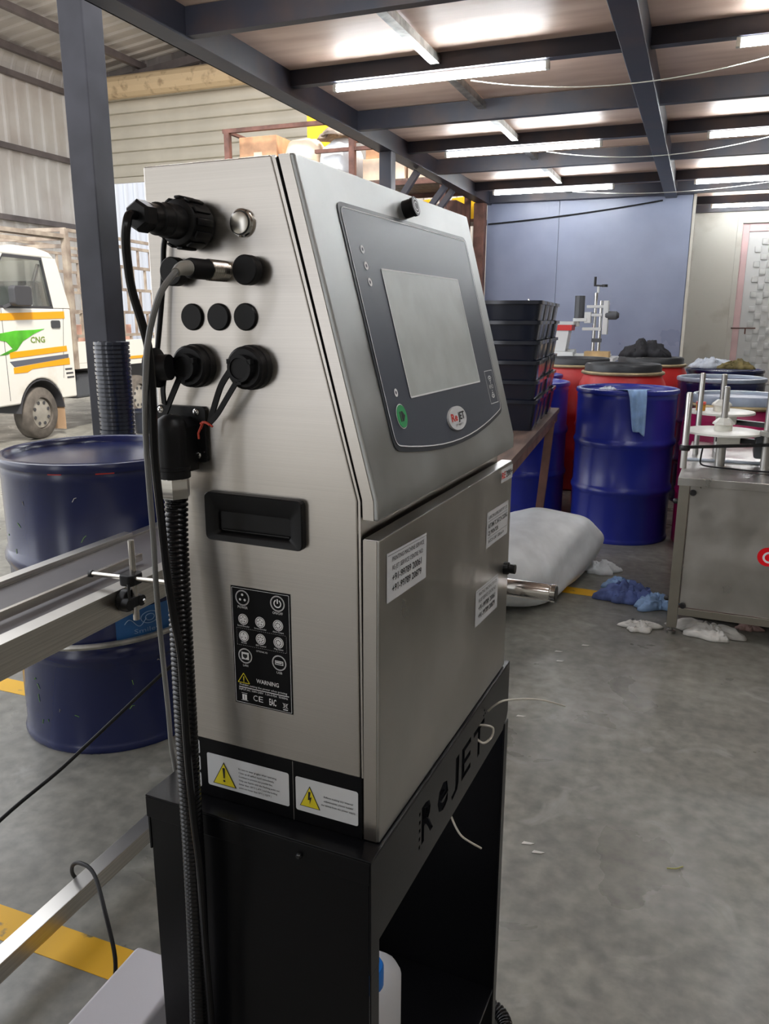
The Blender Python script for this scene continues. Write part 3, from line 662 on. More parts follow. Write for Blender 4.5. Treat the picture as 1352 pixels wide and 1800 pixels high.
# pocket handle
def ringrect(m, specs):
    rr = [[(x, y, z) for x, z in rrect(x0, z0, x1, z1, r_, 3)] for (x0, x1, z0, z1, y, r_) in specs]; return m.rings(rr, cap=False)
m = MB(); ringrect(m, [(-.1783, -.0752, .2795, .3250, 0, .005), (-.1783, -.0752, .2795, .3250, -.0065, .005), (-.1776, -.0760, .2802, .3243, -.0075, .0045), (-.1700, -.0840, .2850, .3125, -.0058, .003), (-.1660, -.0893, .2872, .3072, -.0030, .003), (-.1655, -.0900, .2880, .3068, -.0004, .003)])
m.rings([[(x, -.0005, z) for x, z in rrect(-.1655, .2880, -.0900, .3068, .003, 3)], [(x, -.0004, z) for x, z in rrect(-.1655, .2880, -.0900, .3068, .003, 3)]])
hd = m.build('pocket_handle', M_BLKP, pr, ang=25)
MB().box(-.1625, -.0905, -.0030, -.0010, .2890, .2902).build('handle_lip', M_BLKG, hd, bevel=.0004)

# --- black connector label
L0, L1, T0, T1 = -.1580, -.0930, .1145, .2351
lab = sflat(.0004); lab.rect(L0, T0, L1, T1); lb = lab.build('connector_label', M_STKB, pr); lb['label'] = 'black printed label of connector symbols and warning'
LW, LH = L1 - L0, T1 - T0
def X(fu): return L0 + LW * fu
def Y(fv): return T1 - LH * fv
f = sflat(.0008)
f.outline([(X(.022), Y(.012)), (X(.978), Y(.012)), (X(.978), Y(.988)), (X(.022), Y(.988))], .0004)
r0 = LW * .115
for fu, fv in ((.20, .09), (.79, .09), (.21, .577), (.79, .58)): f.arc(X(fu), Y(fv), r0, .0005); f.arc(X(fu), Y(fv), r0 * .9, .0003)
for a in (90, 215, 325): f.disc(X(.20) + r0 * .42 * math.cos(R(a)), Y(.09) + r0 * .42 * math.sin(R(a)), r0 * .17, n=10)
f.arc(X(.79), Y(.09), r0 * .48, r0 * .16, 118, 422); f.rect(X(.79) - r0 * .09, Y(.09), X(.79) + r0 * .09, Y(.09) + r0 * .6)
f.text('POWER', X(.20), Y(.178), .0026, .0110); f.text('ON/OFF', X(.79), Y(.178), .0026, .0110)
for fv, nms, pins in ((.268, ('Sensor/Encoder', 'Sensor/Encoder', 'Alarm Output'), (5, 5, 8)), (.41, ('RS-232', 'EXT Control', 'Msg Select'), (3, 7, 9))):
    for fu, nm_ in zip((.20, .49, .79), nms):
        f.arc(X(fu), Y(fv), r0 * .68, r0 * .10); f.disc(X(fu), Y(fv), r0 * .56, n=20); f.text(nm_, X(fu), Y(fv + .062), .0017, min(.0135, .0010 * len(nm_)))
for k in range(26): f.rect(X(.08 + k * .0325), Y(.345), X(.08 + k * .0325 + .016), Y(.345) + .0002); f.rect(X(.08 + k * .0325), Y(.488), X(.08 + k * .0325 + .016), Y(.488) + .0002)
for k in range(12): f.rect(X(.08), Y(.35 + k * .0118), X(.08) + .0002, Y(.355 + k * .0118)); f.rect(X(.92), Y(.35 + k * .0118), X(.92) + .0002, Y(.355 + k * .0118))
f.text('OPTIONAL I/O', X(.50), Y(.522), .0018, .0125); f.text('LAN', X(.21), Y(.668), .0024, .0056); f.text('USB', X(.79), Y(.672), .0024, .0060)
f.rect(X(.21) - r0 * .55, Y(.577) - r0 * .5, X(.21) + r0 * .55, Y(.577) + r0 * .5)
f.rect(X(.79) - r0 * .6, Y(.58) - r0 * .28, X(.79) + r0 * .6, Y(.58) + r0 * .28)
f.text('WARNING', X(.58), Y(.790), .0044, .0250, bold=.01); f.text('Prohibit cutting the power when printing', X(.50), Y(.838), .0021, .0530)
f.rect(X(.08), Y(.856), X(.94), Y(.849)); f.text('INPUT:AC 100V-240V  1.5A-0.95A  50/60Hz', X(.50), Y(.880), .0022, .0545)
f.text('C', X(.36), Y(.952), .0062, .0048); f.text('E', X(.455), Y(.952), .0062, .0048); f.text('EAC', X(.66), Y(.958), .0070, .0078, bold=.02)
f.rect(X(.12), Y(.905), X(.22), Y(.902)); f.rect(X(.13), Y(.962), X(.21), Y(.914)); f.rect(X(.11), Y(.968), X(.23), Y(.965))
f.outline([(X(.845), Y(.920)), (X(.905), Y(.920)), (X(.895), Y(.955)), (X(.855), Y(.955))], .0004); f.line((X(.83), Y(.915)), (X(.92), Y(.958)), .0004); f.line((X(.92), Y(.915)), (X(.83), Y(.958)), .0004); f.rect(X(.835), Y(.975), X(.915), Y(.967))
f.build('label_print', M_WHT, lb)
f = sflat(.0011)
for fv, pins in ((.268, (5, 5, 8)), (.41, (3, 7, 9))):
    for fu, n_ in zip((.20, .49, .79), pins):
        for k in range(n_):
            a = 2 * math.pi * k / n_ + 1.57; f.disc(X(fu) + r0 * .33 * math.cos(a), Y(fv) + r0 * .33 * math.sin(a), r0 * .085, n=8)
f.poly([(X(.21) - r0 * .34, Y(.577) + r0 * .25), (X(.21) - r0 * .34, Y(.577) - r0 * .1), (X(.21), Y(.577) - r0 * .38), (X(.21) + r0 * .34, Y(.577) - r0 * .1), (X(.21) + r0 * .34, Y(.577) + r0 * .25)])
f.rect(X(.79) - r0 * .5, Y(.58) - r0 * .18, X(.79) + r0 * .5, Y(.58) + r0 * .18); f.rect(X(.165), Y(.955), X(.175), Y(.92)); f.build('label_pin_print', M_INK, lb)
f = sflat(.0013); f.rect(X(.79) - r0 * .42, Y(.58) - r0 * .02, X(.79) + r0 * .42, Y(.58) + r0 * .13); f.build('label_print', M_WHT, lb)
f = sflat(.0011); f.outline([(X(.07), Y(.812)), (X(.27), Y(.812)), (X(.17), Y(.728))], .0007); f.rect(X(.163), Y(.790), X(.177), Y(.757)); f.rect(X(.163), Y(.803), X(.177), Y(.795)); f.build('warning_mark', M_YPR, lb)

# --- warning strip along the base
f = sflat(.0004); f.rect(-.2300, .0008, -.0212, .0656); bs = f.build('warning_strip', M_STKB, pr); bs['label'] = 'black strip of warning stickers along the base'
f = sflat(.0007); f.rect(-.0953, .0010, -.0948, .0654); f.build('strip_joint', M_GALV, bs)
def wsticker(x0, x1, z0, z1):
    f = sflat(.0008); f.poly(rrect(x0, z0, x1, z1, .0022, 3)); return f.build('sticker', M_STK, pr)
def tri(s_, cx, cz, wd, hg):
    f = sflat(.0011); f.poly([(cx - wd / 2, cz), (cx + wd / 2, cz), (cx, cz + hg)]); f.build('triangle_edge', M_INK, s_)
    f = sflat(.0014); k = .9; f.poly([(cx - wd / 2 * k, cz + hg * .035), (cx + wd / 2 * k, cz + hg * .035), (cx, cz + hg * .93)]); f.build('triangle', M_YPR, s_)
s1 = wsticker(-.1960, -.0997, .0141, .0507); s1['label'] = 'white warning sticker with exclamation triangle'; tri(s1, -.1755, .0176, .0285, .0265)
f = sflat(.0017); f.poly([(-.1762, .0262), (-.1748, .0262), (-.1740, .0378), (-.1770, .0378)]); f.disc(-.1755, .0232, .0013, n=10)
for k, t_ in enumerate(('Be sure to wear goggles when operating.', 'Clean up all spilled liquid immediately.', 'Continue to prevent any possible fire.', 'Only use liquids with the flashing point not', 'lower than -20°C ( -4°F ) and the boiling', 'point not lower than 50°C ( 122°F )')):
    f.text(t_, -.1575, .0405 - k * .0042, .0020, .0475 - (.003, .006, .008, 0, .003, .010)[k], align='LEFT', bold=.012)
f.build('warning_text', M_INK, s1)
s2 = wsticker(-.0923, -.0249, .0137, .0502); s2['label'] = 'white warning sticker with lightning triangle'; tri(s2, -.0765, .0196, .0225, .0235)
f = sflat(.0017); f.poly([(-.0778, .0372), (-.0752, .0372), (-.0762, .0312), (-.0742, .0318), (-.0766, .0235), (-.0764, .0285), (-.0784, .0280)])
for k, t_ in enumerate(('Before making any internal', 'adjustments, please isolate', 'the device from the power supply.')): f.text(t_, -.0455, .0350 - k * .0045, .0020, (.031, .031, .037)[k], bold=.012)
f.build('warning_text', M_INK, s2)
for k, (z0, z1) in enumerate(((.0465, .0625), (.0275, .0445), (.0085, .0255))):
    s3 = wsticker(-.2235, -.2045, z0, z1)
    if k == 0: tri(s3, -.2140, z0 + .002, .014, .012)
    else: f = sflat(.0012); f.arc(-.2140, (z0 + z1) / 2, .0062, .0014); f.line((-.2183, (z0 + z1) / 2 + .0043), (-.2097, (z0 + z1) / 2 - .0043), .0012); f.build('ban_sign', M_RPR, s3)
# --- steel rod at the right side of the printer
MB().box(-.075, -.045, WD, WD + .052, .095, .111).build('rod_bracket', M_STEEL2, pr, bevel=.001)
rd = MB().lathe_axis([(.0115, 0), (.0125, .01), (.0125, .93), (.0118, .94), (.0118, .955), (.0128, .96), (.0128, 1)], (-.10, WD + .0405, .1035), (.0562, WD + .0405, .1035), 28).build('steel_rod', M_CHROME, pr)
MB().lathe_axis([(.0110, 0), (.0110, 1)], (.0560, WD + .0405, .1035), (.0570, WD + .0405, .1035), 24).build('rod_end', M_KNOB, rd)

# ================================================================== CABLES AND HOSE OF THE PRINTER
def local_thing(name, label, cat): return thing(name, label, cat, (PX, PY, PZ), A0)
hz = local_thing('conduit_hose', 'black corrugated conduit hose hanging down the left side of the printer', 'hose')
path = smoothpath([(-.1985, -.0225, .330), (-.198, -.022, .318), (-.197, -.026, .2808), (-.1927, -.033, .2001), (-.1887, -.039, .1162), (-.1862, -.043, .0402), (-.1855, -.0435, -.0359), (-.1867, -.044, -.137), (-.1903, -.044, -.238), (-.195, -.044, -.33), (-.20, -.044, -.45), (-.20, -.05, -.60), (-.19, -.07, -.72), (-.17, -.12, -.765)], 14)
def corr_hose(path, r_hi, r_lo, pitch, n=14):
    L = [0.0]
    for i in range(1, len(path)): L.append(L[-1] + (path[i] - path[i - 1]).length)
    pts = []; rr = []; s_ = 0.0; i = 0; k = 0
    seq = ((0.0, r_lo), (.22, r_hi), (.62, r_hi), (.84, r_lo)); j = 0
    while True:
        t = (j // 4 + seq[j % 4][0]) * pitch; j += 1
        if t > L[-1]: break
        while i < len(L) - 2 and L[i + 1] < t: i += 1
        f_ = (t - L[i]) / max(1e-9, L[i + 1] - L[i]); pts.append(path[i].lerp(path[i + 1], f_)); rr.append(seq[(j - 1) % 4][1])
    return MB().tube(pts, rr, n)
corr_hose(path, .0108, .0090, .0047, 16).build('hose', M_BLKG, hz, ang=60)
pc = local_thing('power_cable', 'thick black power cable with screw plug in the top left socket', 'cable')
pu, pz = -.1758, .5568
m = MB(); m.lathe_axis([(.0170, 0), (.0195, .04), (.0195, .80), (.0180, .95), (.0150, 1)], (pu, -.001, pz), (pu, -.029, pz), 32); cr_ = m.build('coupling_ring', M_BLKP, pc)
ribm = MB().box(-.0030, .0030, -.026, -.006, .0190, .0212).mesh('grip_rib', .0008); ribm.materials.append(M_BLKP)
for k in range(12):
    o = link('grip_rib', ribm, cr_); o.location = (pu, 0, pz); o.rotation_euler = (0, k * math.pi / 6, 0)
MB().lathe_axis([(.0138, 0), (.0138, .42), (.0128, .45), (.0128, .70), (.0110, .74), (.0110, 1)], (pu, -.028, pz), (pu, -.064, pz), 28).build('plug_body', M_BLKP, pc)
MB().lathe_axis([(.0115, 0), (.0122, .1), (.0122, .85), (.0100, 1)], (pu, -.063, pz), (pu, -.077, pz), 6).build('rear_nut', M_BLKP, pc, ang=20)
MB().tube(smoothpath([(pu, -.076, pz), (pu, -.084, pz - .0008), (-.1749, -.0885, .5499), (-.1759, -.09, .5383), (-.1775, -.088, .5219), (-.1777, -.085, .5009), (-.1724, -.082, .475), (-.1701, -.079, .453), (-.173, -.075, .4164), (-.178, -.071, .3686), (-.1776, -.069, .3193), (-.1766, -.067, .2681), (-.1732, -.066, .2262), (-.1678, -.066, .1894), (-.1665, -.067, .1346), (-.1659, -.067, .0772), (-.1634, -.067, .0181), (-.1608, -.066, -.0312), (-.1680, -.056, -.1256), (-.1710, -.050, -.2387), (-.172, -.049, -.40), (-.172, -.05, -.60), (-.15, -.09, -.775)], 7), .0035, 10).build('cable', M_BLKG, pc)
sc_ = local_thing('sensor_cable', 'thin grey sensor cable with knurled metal connector', 'cable')
mu, mz = -.1495, .5188
m = MB(); prf = [(.0070, 0)]
for k in range(9): prf += [(.0088, .06 + k * .10), (.0080, .10 + k * .10)]
prf += [(.0080, 1)]; m.lathe_axis(prf, (mu, 0, mz), (mu, -.027, mz), 26); m.build('connector_ring', M_NICKEL, sc_)
MB().lathe_axis([(.0082, 0), (.0082, .85), (.0070, 1)], (mu, -.026, mz), (mu, -.050, mz), 24).build('connector_body', M_RUB, sc_)
MB().tube([(mu, -.049, mz), (mu, -.056, mz - .0004), (mu + .002, -.064, mz - .0018), (mu + .004, -.071, mz - .0045)], [.0062, .0058, .0046, .0036], 16).build('strain_relief', M_GSLV, sc_)
MB().tube(smoothpath([(mu + .003, -.068, mz - .0035), (-.1435, -.078, .5113), (-.1476, -.086, .5005), (-.1542, -.088, .4858), (-.163, -.086, .4665), (-.1703, -.083, .4442), (-.1838, -.073, .3924), (-.1955, -.06, .3408), (-.2078, -.045, .2844), (-.2230, -.028, .2225), (-.2400, -.006, .1521), (-.2596, .02, .0723), (-.2717, .035, .021), (-.2768, .045, -.0155), (-.2804, .05, -.0544), (-.285, .06, -.30), (-.285, .06, -.60), (-.30, .09, -.782)], 7), .0026, 10).build('cable', M_GREY, sc_)
tag(MB().tube([Vector(p) for p in smoothpath([(-.2015, -.005, .553), (-.2071, -.0065, .5419), (-.211, -.0065, .5086), (-.2184, -.010, .4535), (-.2205, -.016, .425)], 6)], .0024, 8).build('dark_lead', M_RUB, pr), None)

# ================================================================== DRUMS
def steel_drum_mb(r, h):
    prof = [(r - .012, .012), (r + .004, 0), (r + .007, .008), (r + .002, .02), (r, .03)]
    for zc in (h * .345, h * .655):
        prof += [(r, zc - .03), (r + .004, zc - .022), (r + .011, zc - .006), (r + .011, zc + .006), (r + .004, zc + .022), (r, zc + .03)]
    prof += [(r, h - .055), (r + .003, h - .045), (r, h - .035), (r + .001, h - .022)]
    return MB().lathe(prof + [(r - .02, h - .02)], n=48)
def steel_drum(name, label, loc, m, r=.282, h=.88, rz=0.0, lidm=None, group=None, ring=None):
    t = thing(name, label, 'drum', loc, rz, group)
    steel_drum_mb(r, h).build('drum_body', m, t, ang=50)
    MB().lathe([(.001, h - .022), (r - .018, h - .022), (r - .014, h - .004), (r - .004, h + .002), (r + .008, h - .002), (r + .012, h - .014), (r + .008, h - .026), (r - .005, h - .028)], n=48).build('lid', lidm or m, t, ang=50)
    return t
ld = steel_drum('blue_drum', 'large dark navy drum behind the conveyor with a loose clamp ring', (-1.688, 1.92, 0), M_NAVY, .283, .876)
f = None
def drum_patch(parent, name, m, r, a0, a1, z0, z1, n=8, lift=.0012):
    mb = MB(); vs_ = []
    for k in range(n + 1):
        a = R(a0 + (a1 - a0) * k / n); vs_ += [((r + lift) * math.cos(a), (r + lift) * math.sin(a), z0), ((r + lift) * math.cos(a), (r + lift) * math.sin(a), z1)]
    mb.add(vs_, [(2 * k, 2 * k + 2, 2 * k + 3, 2 * k + 1) for k in range(n)]); return mb.build(name, m, parent)
sk = drum_patch(ld, 'pasted_label', M_STICKB, .283, -48, -8, .352, .445); sk['label'] = 'blue paper label with pale drawing on the drum'
mb = MB()
def onr(a, z, r=.2855): return (r * math.cos(R(a)), r * math.sin(R(a)), z)
mb.tube([onr(-43 + 1.0 * k, .400 + .012 * math.sin(k * .55)) for k in range(14)], .0012, 5); mb.tube([onr(-28 + 5.5 * math.cos(R(t)), .410 + .018 * math.sin(R(t))) for t in range(0, 361, 20)], .0012, 5)
mb.tube([onr(-28 + 2.8 * math.cos(R(t)), .410 + .010 * math.sin(R(t))) for t in range(0, 361, 24)], .0012, 5); mb.build('label_drawing', M_PALEB, sk)
me = text_mesh('Smiley'); mb = MB(); mb.add([onr(-38 + v.co.x * 6.2, .366 + v.co.y * .020, .2848) for v in me.vertices], [tuple(p.vertices) for p in me.polygons]); mb.build('label_word', M_PALEB, sk); bpy.data.meshes.remove(me)
random.seed(3)
for k in range(22):
    a = random.choice([random.uniform(-150, -95), random.uniform(-120, -20)]); z = random.choice([random.uniform(.45, .80), random.uniform(.05, .3)])
    mb = MB(); L = random.uniform(.006, .03); da = random.uniform(-3, 3)
    mb.tube([onr(a, z, .2835), onr(a + da * .5, z + L * .5, .2838), onr(a + da, z + L * random.uniform(.2, 1), .2835)], .0008, 4); mb.build('paint_scratch', M_SCRT if k % 3 else M_GALV, ld)
for a, da in ((-78, 8), (-52, 10)): drum_patch(ld, 'red_smear', M_RPR, .2845, a, a + da, .846, .858)
m = MB(); m.torus((0, 0, 0), .302, .009, 64, 8, tilt=(.055, .015))
cr_ = m.build('clamp_ring', M_GALV); cr_.location = (-1.688, 1.92, .345); tag(cr_, 'dull galvanised clamp ring hanging loose round the navy drum', 'ring')

steel_drum('blue_drum', 'bright blue drum in front of the red drums with a cloth over its rim', (-0.367, 4.851, 0), M_BLUE, .280, .88, .4)
steel_drum('blue_drum', 'blue drum beside the table of black crates, half hidden', (-1.03, 5.13, 0), M_BLUE, .280, .88, 1.2)
steel_drum('blue_drum', 'blue drum behind the crates, only its rim showing', (-1.17, 5.72, 0), M_BLUE, .280, .885, 2.0)
steel_drum('blue_drum', 'dark navy drum behind the turntable machine', (0.165, 6.03, 0), M_NAVY, .282, .88, .3, M_LIDC)
steel_drum('blue_drum', 'dark navy drum at the cream wall with cloths on its lid', (0.21, 6.95, 0), M_NAVY, .282, .885, .9)
def open_drum(name, label, loc, m, lidm, ringm, r=.285, h=.96):
    t = thing(name, label, 'drum', loc)
    MB().lathe([(r - .02, 0), (r, .02), (r, .30), (r + .008, .32), (r, .34), (r, .56), (r + .008, .58), (r, .60), (r, h - .17), (r - .012, h - .10), (r - .035, h - .055), (r - .045, h - .03), (r - .05, h - .01)], n=40).build('drum_body', m, t, ang=50)
    MB().lathe([(.001, h + .005), (r - .075, h + .005), (r - .062, h + .022), (r - .050, h + .024), (r - .040, h + .012), (r - .040, h - .022), (r - .048, h - .028)], n=40).build('lid', lidm, t, ang=40)
    MB().torus((0, 0, h - .034), r - .030, .012, 44, 8).build('clamp_band', ringm, t)
    return t
open_drum('red_drum', 'red plastic drum with black lid standing behind the blue drum', (-0.455, 5.50, 0), M_DRED, M_LIDB, M_BRASS)
open_drum('red_drum', 'red plastic drum with black lid beside the crates', (-0.86, 6.24, 0), M_DRED, M_LIDB, M_BRASS)
open_drum('red_drum', 'red plastic drum carrying a black cloth near the blue wall', (-0.34, 6.56, 0), M_DRED, M_LIDB, M_BRASS)
open_drum('magenta_drum', 'magenta drum with pale lid behind the turntable discs', (0.235, 4.79, 0), M_MAG, M_LIDC, M_BRASS, .29, .845)

# ================================================================== CLOTHS, RAGS, PAPER
def crumple(name, label, cat, loc, sx, sy, sz, m, seed, rz=0.0, n=24, lobes=4.2, sharp=0.7):
    rnd = random.Random(seed); mb = MB(); ph = [(rnd.uniform(0, 6.28), rnd.uniform(1.5, lobes * 2), rnd.uniform(0, 6.28), rnd.uniform(1.5, lobes * 2)) for _ in range(6)]
    def hgt(u, v):
        s_ = 0
        for a, b, c_, d in ph: s_ += abs(math.sin(a + b * u * 1.6) * math.cos(c_ + d * v * 1.6)) ** sharp
        return s_ / 6
    vs_ = []; rows = []
    for j in range(n + 1):
        for i in range(n + 1):
            u = i / n * 2 - 1; v = j / n * 2 - 1
            rr = max(abs(u), abs(v)); th = math.atan2(v, u); edge = 1 + .22 * math.sin(3 * th + ph[0][0]) + .14 * math.sin(5 * th + ph[1][0]) + .08 * math.sin(9 * th + ph[2][2])
            x = math.cos(th) * rr * edge; y = math.sin(th) * rr * edge
            fall = max(0.0, 1 - rr ** 2.2); z = .003 + sz * (hgt(u, v) * .9 + .25) * (fall * .9 + .10)
            if rr > .99: z = .0015
            vs_.append((x * sx + rnd.uniform(-.06, .06) * sx * (rr < .95), y * sy + rnd.uniform(-.06, .06) * sy * (rr < .95), z))
    N = n + 1
    mb.add(vs_, [(j * N + i, j * N + i + 1, (j + 1) * N + i + 1, (j + 1) * N + i) for j in range(n) for i in range(n)])
    me = mb.mesh(name, 0, True, ang=80); me.materials.append(m)
    o = link(name, me); o.location = loc; o.rotation_euler = (0, 0, rz)
    so = o.modifiers.new('thick', 'SOLIDIFY'); so.thickness = .002; so.offset = 1
    return tag(o, label, cat)
crumple('floor_rag', 'crumpled dark blue rag on the floor by the yellow line', 'rag', (-.205, 3.66, 0), .125, .10, .10, M_CLB, 11)
crumple('floor_rag', 'pale blue rag lying on the floor next to the steel leg', 'rag', (-.075, 3.60, 0), .10, .075, .07, M_CLL, 12, .3)
crumple('floor_rag', 'small pale blue rag tucked behind the dark blue rag', 'rag', (-.26, 3.80, 0), .07, .06, .06, M_CLL, 13, .8)
crumple('waste_paper', 'crumpled grey white paper left of the machine foot', 'paper', (-.125, 3.30, 0), .075, .05, .035, M_PAP, 14, .4)
crumple('waste_paper', 'crumpled grey white paper under the machine frame', 'paper', (.135, 3.33, 0), .13, .06, .06, M_PAP, 15, -.2)
crumple('waste_paper', 'small pinkish scrap of paper under the machine', 'paper', (.30, 3.46, 0), .045, .035, .03, mat('pink_paper', (.45, .30, .28), .7), 16)
crumple('cloth', 'black cloth bundled on the lid of a red drum', 'cloth', (-.38, 6.53, .9845), .16, .12, .17, M_CLK, 17)
crumple('cloth', 'white cloth lying on the far navy drum', 'cloth', (.10, 6.90, .891), .17, .10, .10, M_CLW, 18)
crumple('cloth', 'olive brown cloth lying on the far navy drum', 'cloth', (.30, 6.84, .891), .12, .09, .09, M_CLO, 19)
crumple('sponge_pad', 'small white pad lying on the bright blue drum', 'pad', (-.475, 4.86, .8605), .045, .03, .02, M_CLW, 20)
# cloth hanging over the rim of the bright blue drum
mb = MB(); nW, rows = 7, []
cpath = [(-.16, .860), (-.05, .868), (.0, .888), (.016, .890), (.030, .875), (.034, .84), (.035, .79), (.036, .74), (.037, .69), (.038, .66)]
vs_ = []
for j, (o_, z) in enumerate(cpath):
    for i in range(nW + 1):
        s_ = i / nW - .5; wd = .125 * (1 - .05 * j) + (.08 if j < 2 else 0); ph = 1.9 * i
        vs_.append((s_ * wd + .012 * (j > 4) * (j - 4) * .35, -(.282 + o_ + .017 * math.sin(ph + j * .35) * (.8 if j > 3 else .3) + (.006 if j > 3 else 0)), z + (.02 * abs(math.sin(ph * 1.7 + j)) if j < 2 else 0) - (.03 * abs(s_) * 2 if j == len(cpath) - 1 and i > 4 else 0)))
mb.add(vs_, [(j * (nW + 1) + i, j * (nW + 1) + i + 1, (j + 1) * (nW + 1) + i + 1, (j + 1) * (nW + 1) + i) for j in range(len(cpath) - 1) for i in range(nW)])
o = mb.build('hanging_cloth', M_CLL, ang=180); o.location = (-.367, 4.851, 0); o.rotation_euler = (0, 0, R(14)); so = o.modifiers.new('thick', 'SOLIDIFY'); so.thickness = .003; so.offset = 1; ss = o.modifiers.new('soft', 'SUBSURF'); ss.levels = 1; ss.render_levels = 1
tag(o, 'light blue cloth hanging over the rim of the blue drum', 'cloth')
# paper flecks and scraps
for k, (x, y) in enumerate(((-.42, 2.92), (-.40, 2.83), (-.33, 3.02), (-.30, 1.715), (-.27, 1.69), (-.45, 2.35))):
    mb = MB(); mb.prism([(x, y), (x + .022, y + .005), (x + .030, y + .012), (x + .004, y + .011)], .0004, .002, 'z'); tag(mb.build('paper_fleck', M_PAP), 'tiny white scrap on the concrete, %s of the scattered flecks' % ORD[k], 'scrap', 'white flecks on the floor')
tag(MB().tube(smoothpath([(.04, 1.75, .003), (.06, 1.755, .004), (.075, 1.77, .003)], 4), .0015, 5).build('straw_bit', mat('straw', (.4, .38, .1), .6)), 'thin yellowish straw on the concrete', 'straw')

# ================================================================== CONVEYOR
cv = thing('belt_conveyor', 'steel belt conveyor with guide rail running behind the printer', 'conveyor', (-1.1, 0, 0))
Y0, Y1 = -.6, 2.36
m = MB(); m.box(-.004, 0, Y0, Y1, .638, .704); m.box(-.038, -.004, Y0, Y1, .700, .704); m.box(-.038, -.004, Y0, Y1, .638, .642); m.build('side_rail', M_ALU, cv, smooth=False)
m = MB(); m.box(-.283, -.279, Y0, Y1, .638, .704); m.box(-.279, -.255, Y0, Y1, .700, .704); m.build('side_rail', M_ALU, cv, smooth=False)
MB().box(-.283, -.255, Y0, 1.64, .704, .712).build('rail_strip', M_ALU, cv, bevel=.001)
MB().box(-.255, -.038, Y0 + .02, Y1 - .02, .688, .699).build('belt', M_BELT, cv, bevel=.001)
m = MB(); m.box(-.094, -.084, Y0, 1.462, .706, .7245); m.build('guide_rail', M_NICKEL, cv, bevel=.001)
py = 1.292
m = MB(); m.cyl((.026, py, .635), (.026, py, .812), .0068, n=16); m.build('guide_post', M_NICKEL, cv)
m = MB(); m.cyl((-.084, py - .006, .727), (.13, py - .018, .737), .0052, n=14); gr = m.build('guide_rod', M_NICKEL, cv)
m = MB(); m.cyl((-.084, py - .006, .727), (-.078, py - .006, .727), .008, n=12); m.build('rod_nut', M_KNOB, gr)
m = MB(); m.prism(rrect(.008, py - .030, .044, py + .014, .012), .718, .742, 'z'); m.build('rod_clamp', M_BLKP, cv, bevel=.003)
m = MB(); m.cyl((0, py - .008, .679), (.020, py - .008, .679), .0245, n=28); pcb = m.build('post_clamp', M_BLKP, cv, bevel=.003)
m = MB(); m.cyl((.018, py - .026, .678), (.036, py - .026, .678), .0135, n=16); m.cyl((.018, py + .012, .676), (.036, py + .012, .676), .0125, n=16); m.box(.018, .034, py - .026, py + .012, .667, .689); m.build('clamp_jaw', M_BLKP, pcb, bevel=.002)
m = MB(); m.cyl((.036, py + .010, .676), (.044, py + .010, .676), .005, n=6); m.build('clamp_bolt', M_CHROME, pcb)
m = MB(); m.cyl((.036, py - .030, .690), (.036, py - .030, .725), .003, n=8); m.build('clamp_pin', M_KNOB, pcb)
MB().box(-.042, -.002, -.5, 2.3, .062, .102).build('floor_rail', M_ALU, cv, bevel=.002)
for y in (-.5, 2.26):
    for x in (-.042, -.280): MB().box(x, x + .04, y, y + .04, 0, .638).build('leg', M_ALU, cv, bevel=.002)
wbx = thing('white_box', 'white painted metal box on the floor beside the stand', 'box', (-.745, .30, 0))
MB().box(0, .105, 0, .54, 0.0, .300).build('box_shell', M_WBOX, wbx, bevel=.008, seg=3)
lp_ = tag(MB().tube(smoothpath([(-1.165, 1.20, .004), (-1.1912, 1.165, .05), (-1.1560, 1.125, .118), (-1.1200, 1.112, .146), (-1.0698, 1.0963, .145), (-1.0001, 1.0449, .112), (-.952, 1.0087, .055), (-.945, .99, .004), (-.92, .95, .004)], 7), .0042, 8).build('looped_cable', M_RUB), 'black cable looping over the conveyor floor rail', 'cable')
tag(MB().tube(smoothpath([(-1.42, .55, .004), (-1.37, .95, .12), (-1.33, 1.1072, .1976), (-1.30, 1.2488, .2391), (-1.28, 1.3234, .2703), (-1.25, 1.3929, .3115), (-1.20, 1.5359, .3857), (-1.13, 1.75, .48), (-1.12, 1.95, .63)], 6), .0045, 8).build('slack_cable', M_RUB), 'thin black cable running up across the navy drum', 'cable')
m = MB(); tag(corr_hose([Vector(p) for p in smoothpath([(-.60, 1.20, .014), (-.42, 1.18, .014), (-.30, 1.19, .02), (-.245, 1.20, .02), (-.215, 1.17, .014), (-.21, 1.10, .014)], 10)], .0135, .0112, .006, 12).build('floor_hose', M_BLKG, None, ang=60), 'short loop of black corrugated hose on the floor behind the stand', 'hose')
jug = thing('plastic_jug', 'milky plastic jug with blue cap on the shelf inside the stand', 'jug', (-.2356, .5747, .2132), A0)
JX0, JX1, JY0, JY1 = -.186, -.056, .130, .228
m = MB(); rr = []
for z, i, r_ in ((0, .006, .015), (.006, 0, .02), (.238, 0, .02), (.252, .004, .022), (.260, .012, .02), (.264, .025, .015)): rr.append([(x, y, z) for x, y in rrect(JX0 + i, JY0 + i, JX1 - i, JY1 - i, r_, 4)])
m.rings(rr); m.build('jug_body', M_PLAS, jug, ang=60)
MB().lathe([(.020, 0), (.020, .024), (.0185, .027)], (-.080, .162, .262), 24).build('jug_cap', M_CAPB, jug)
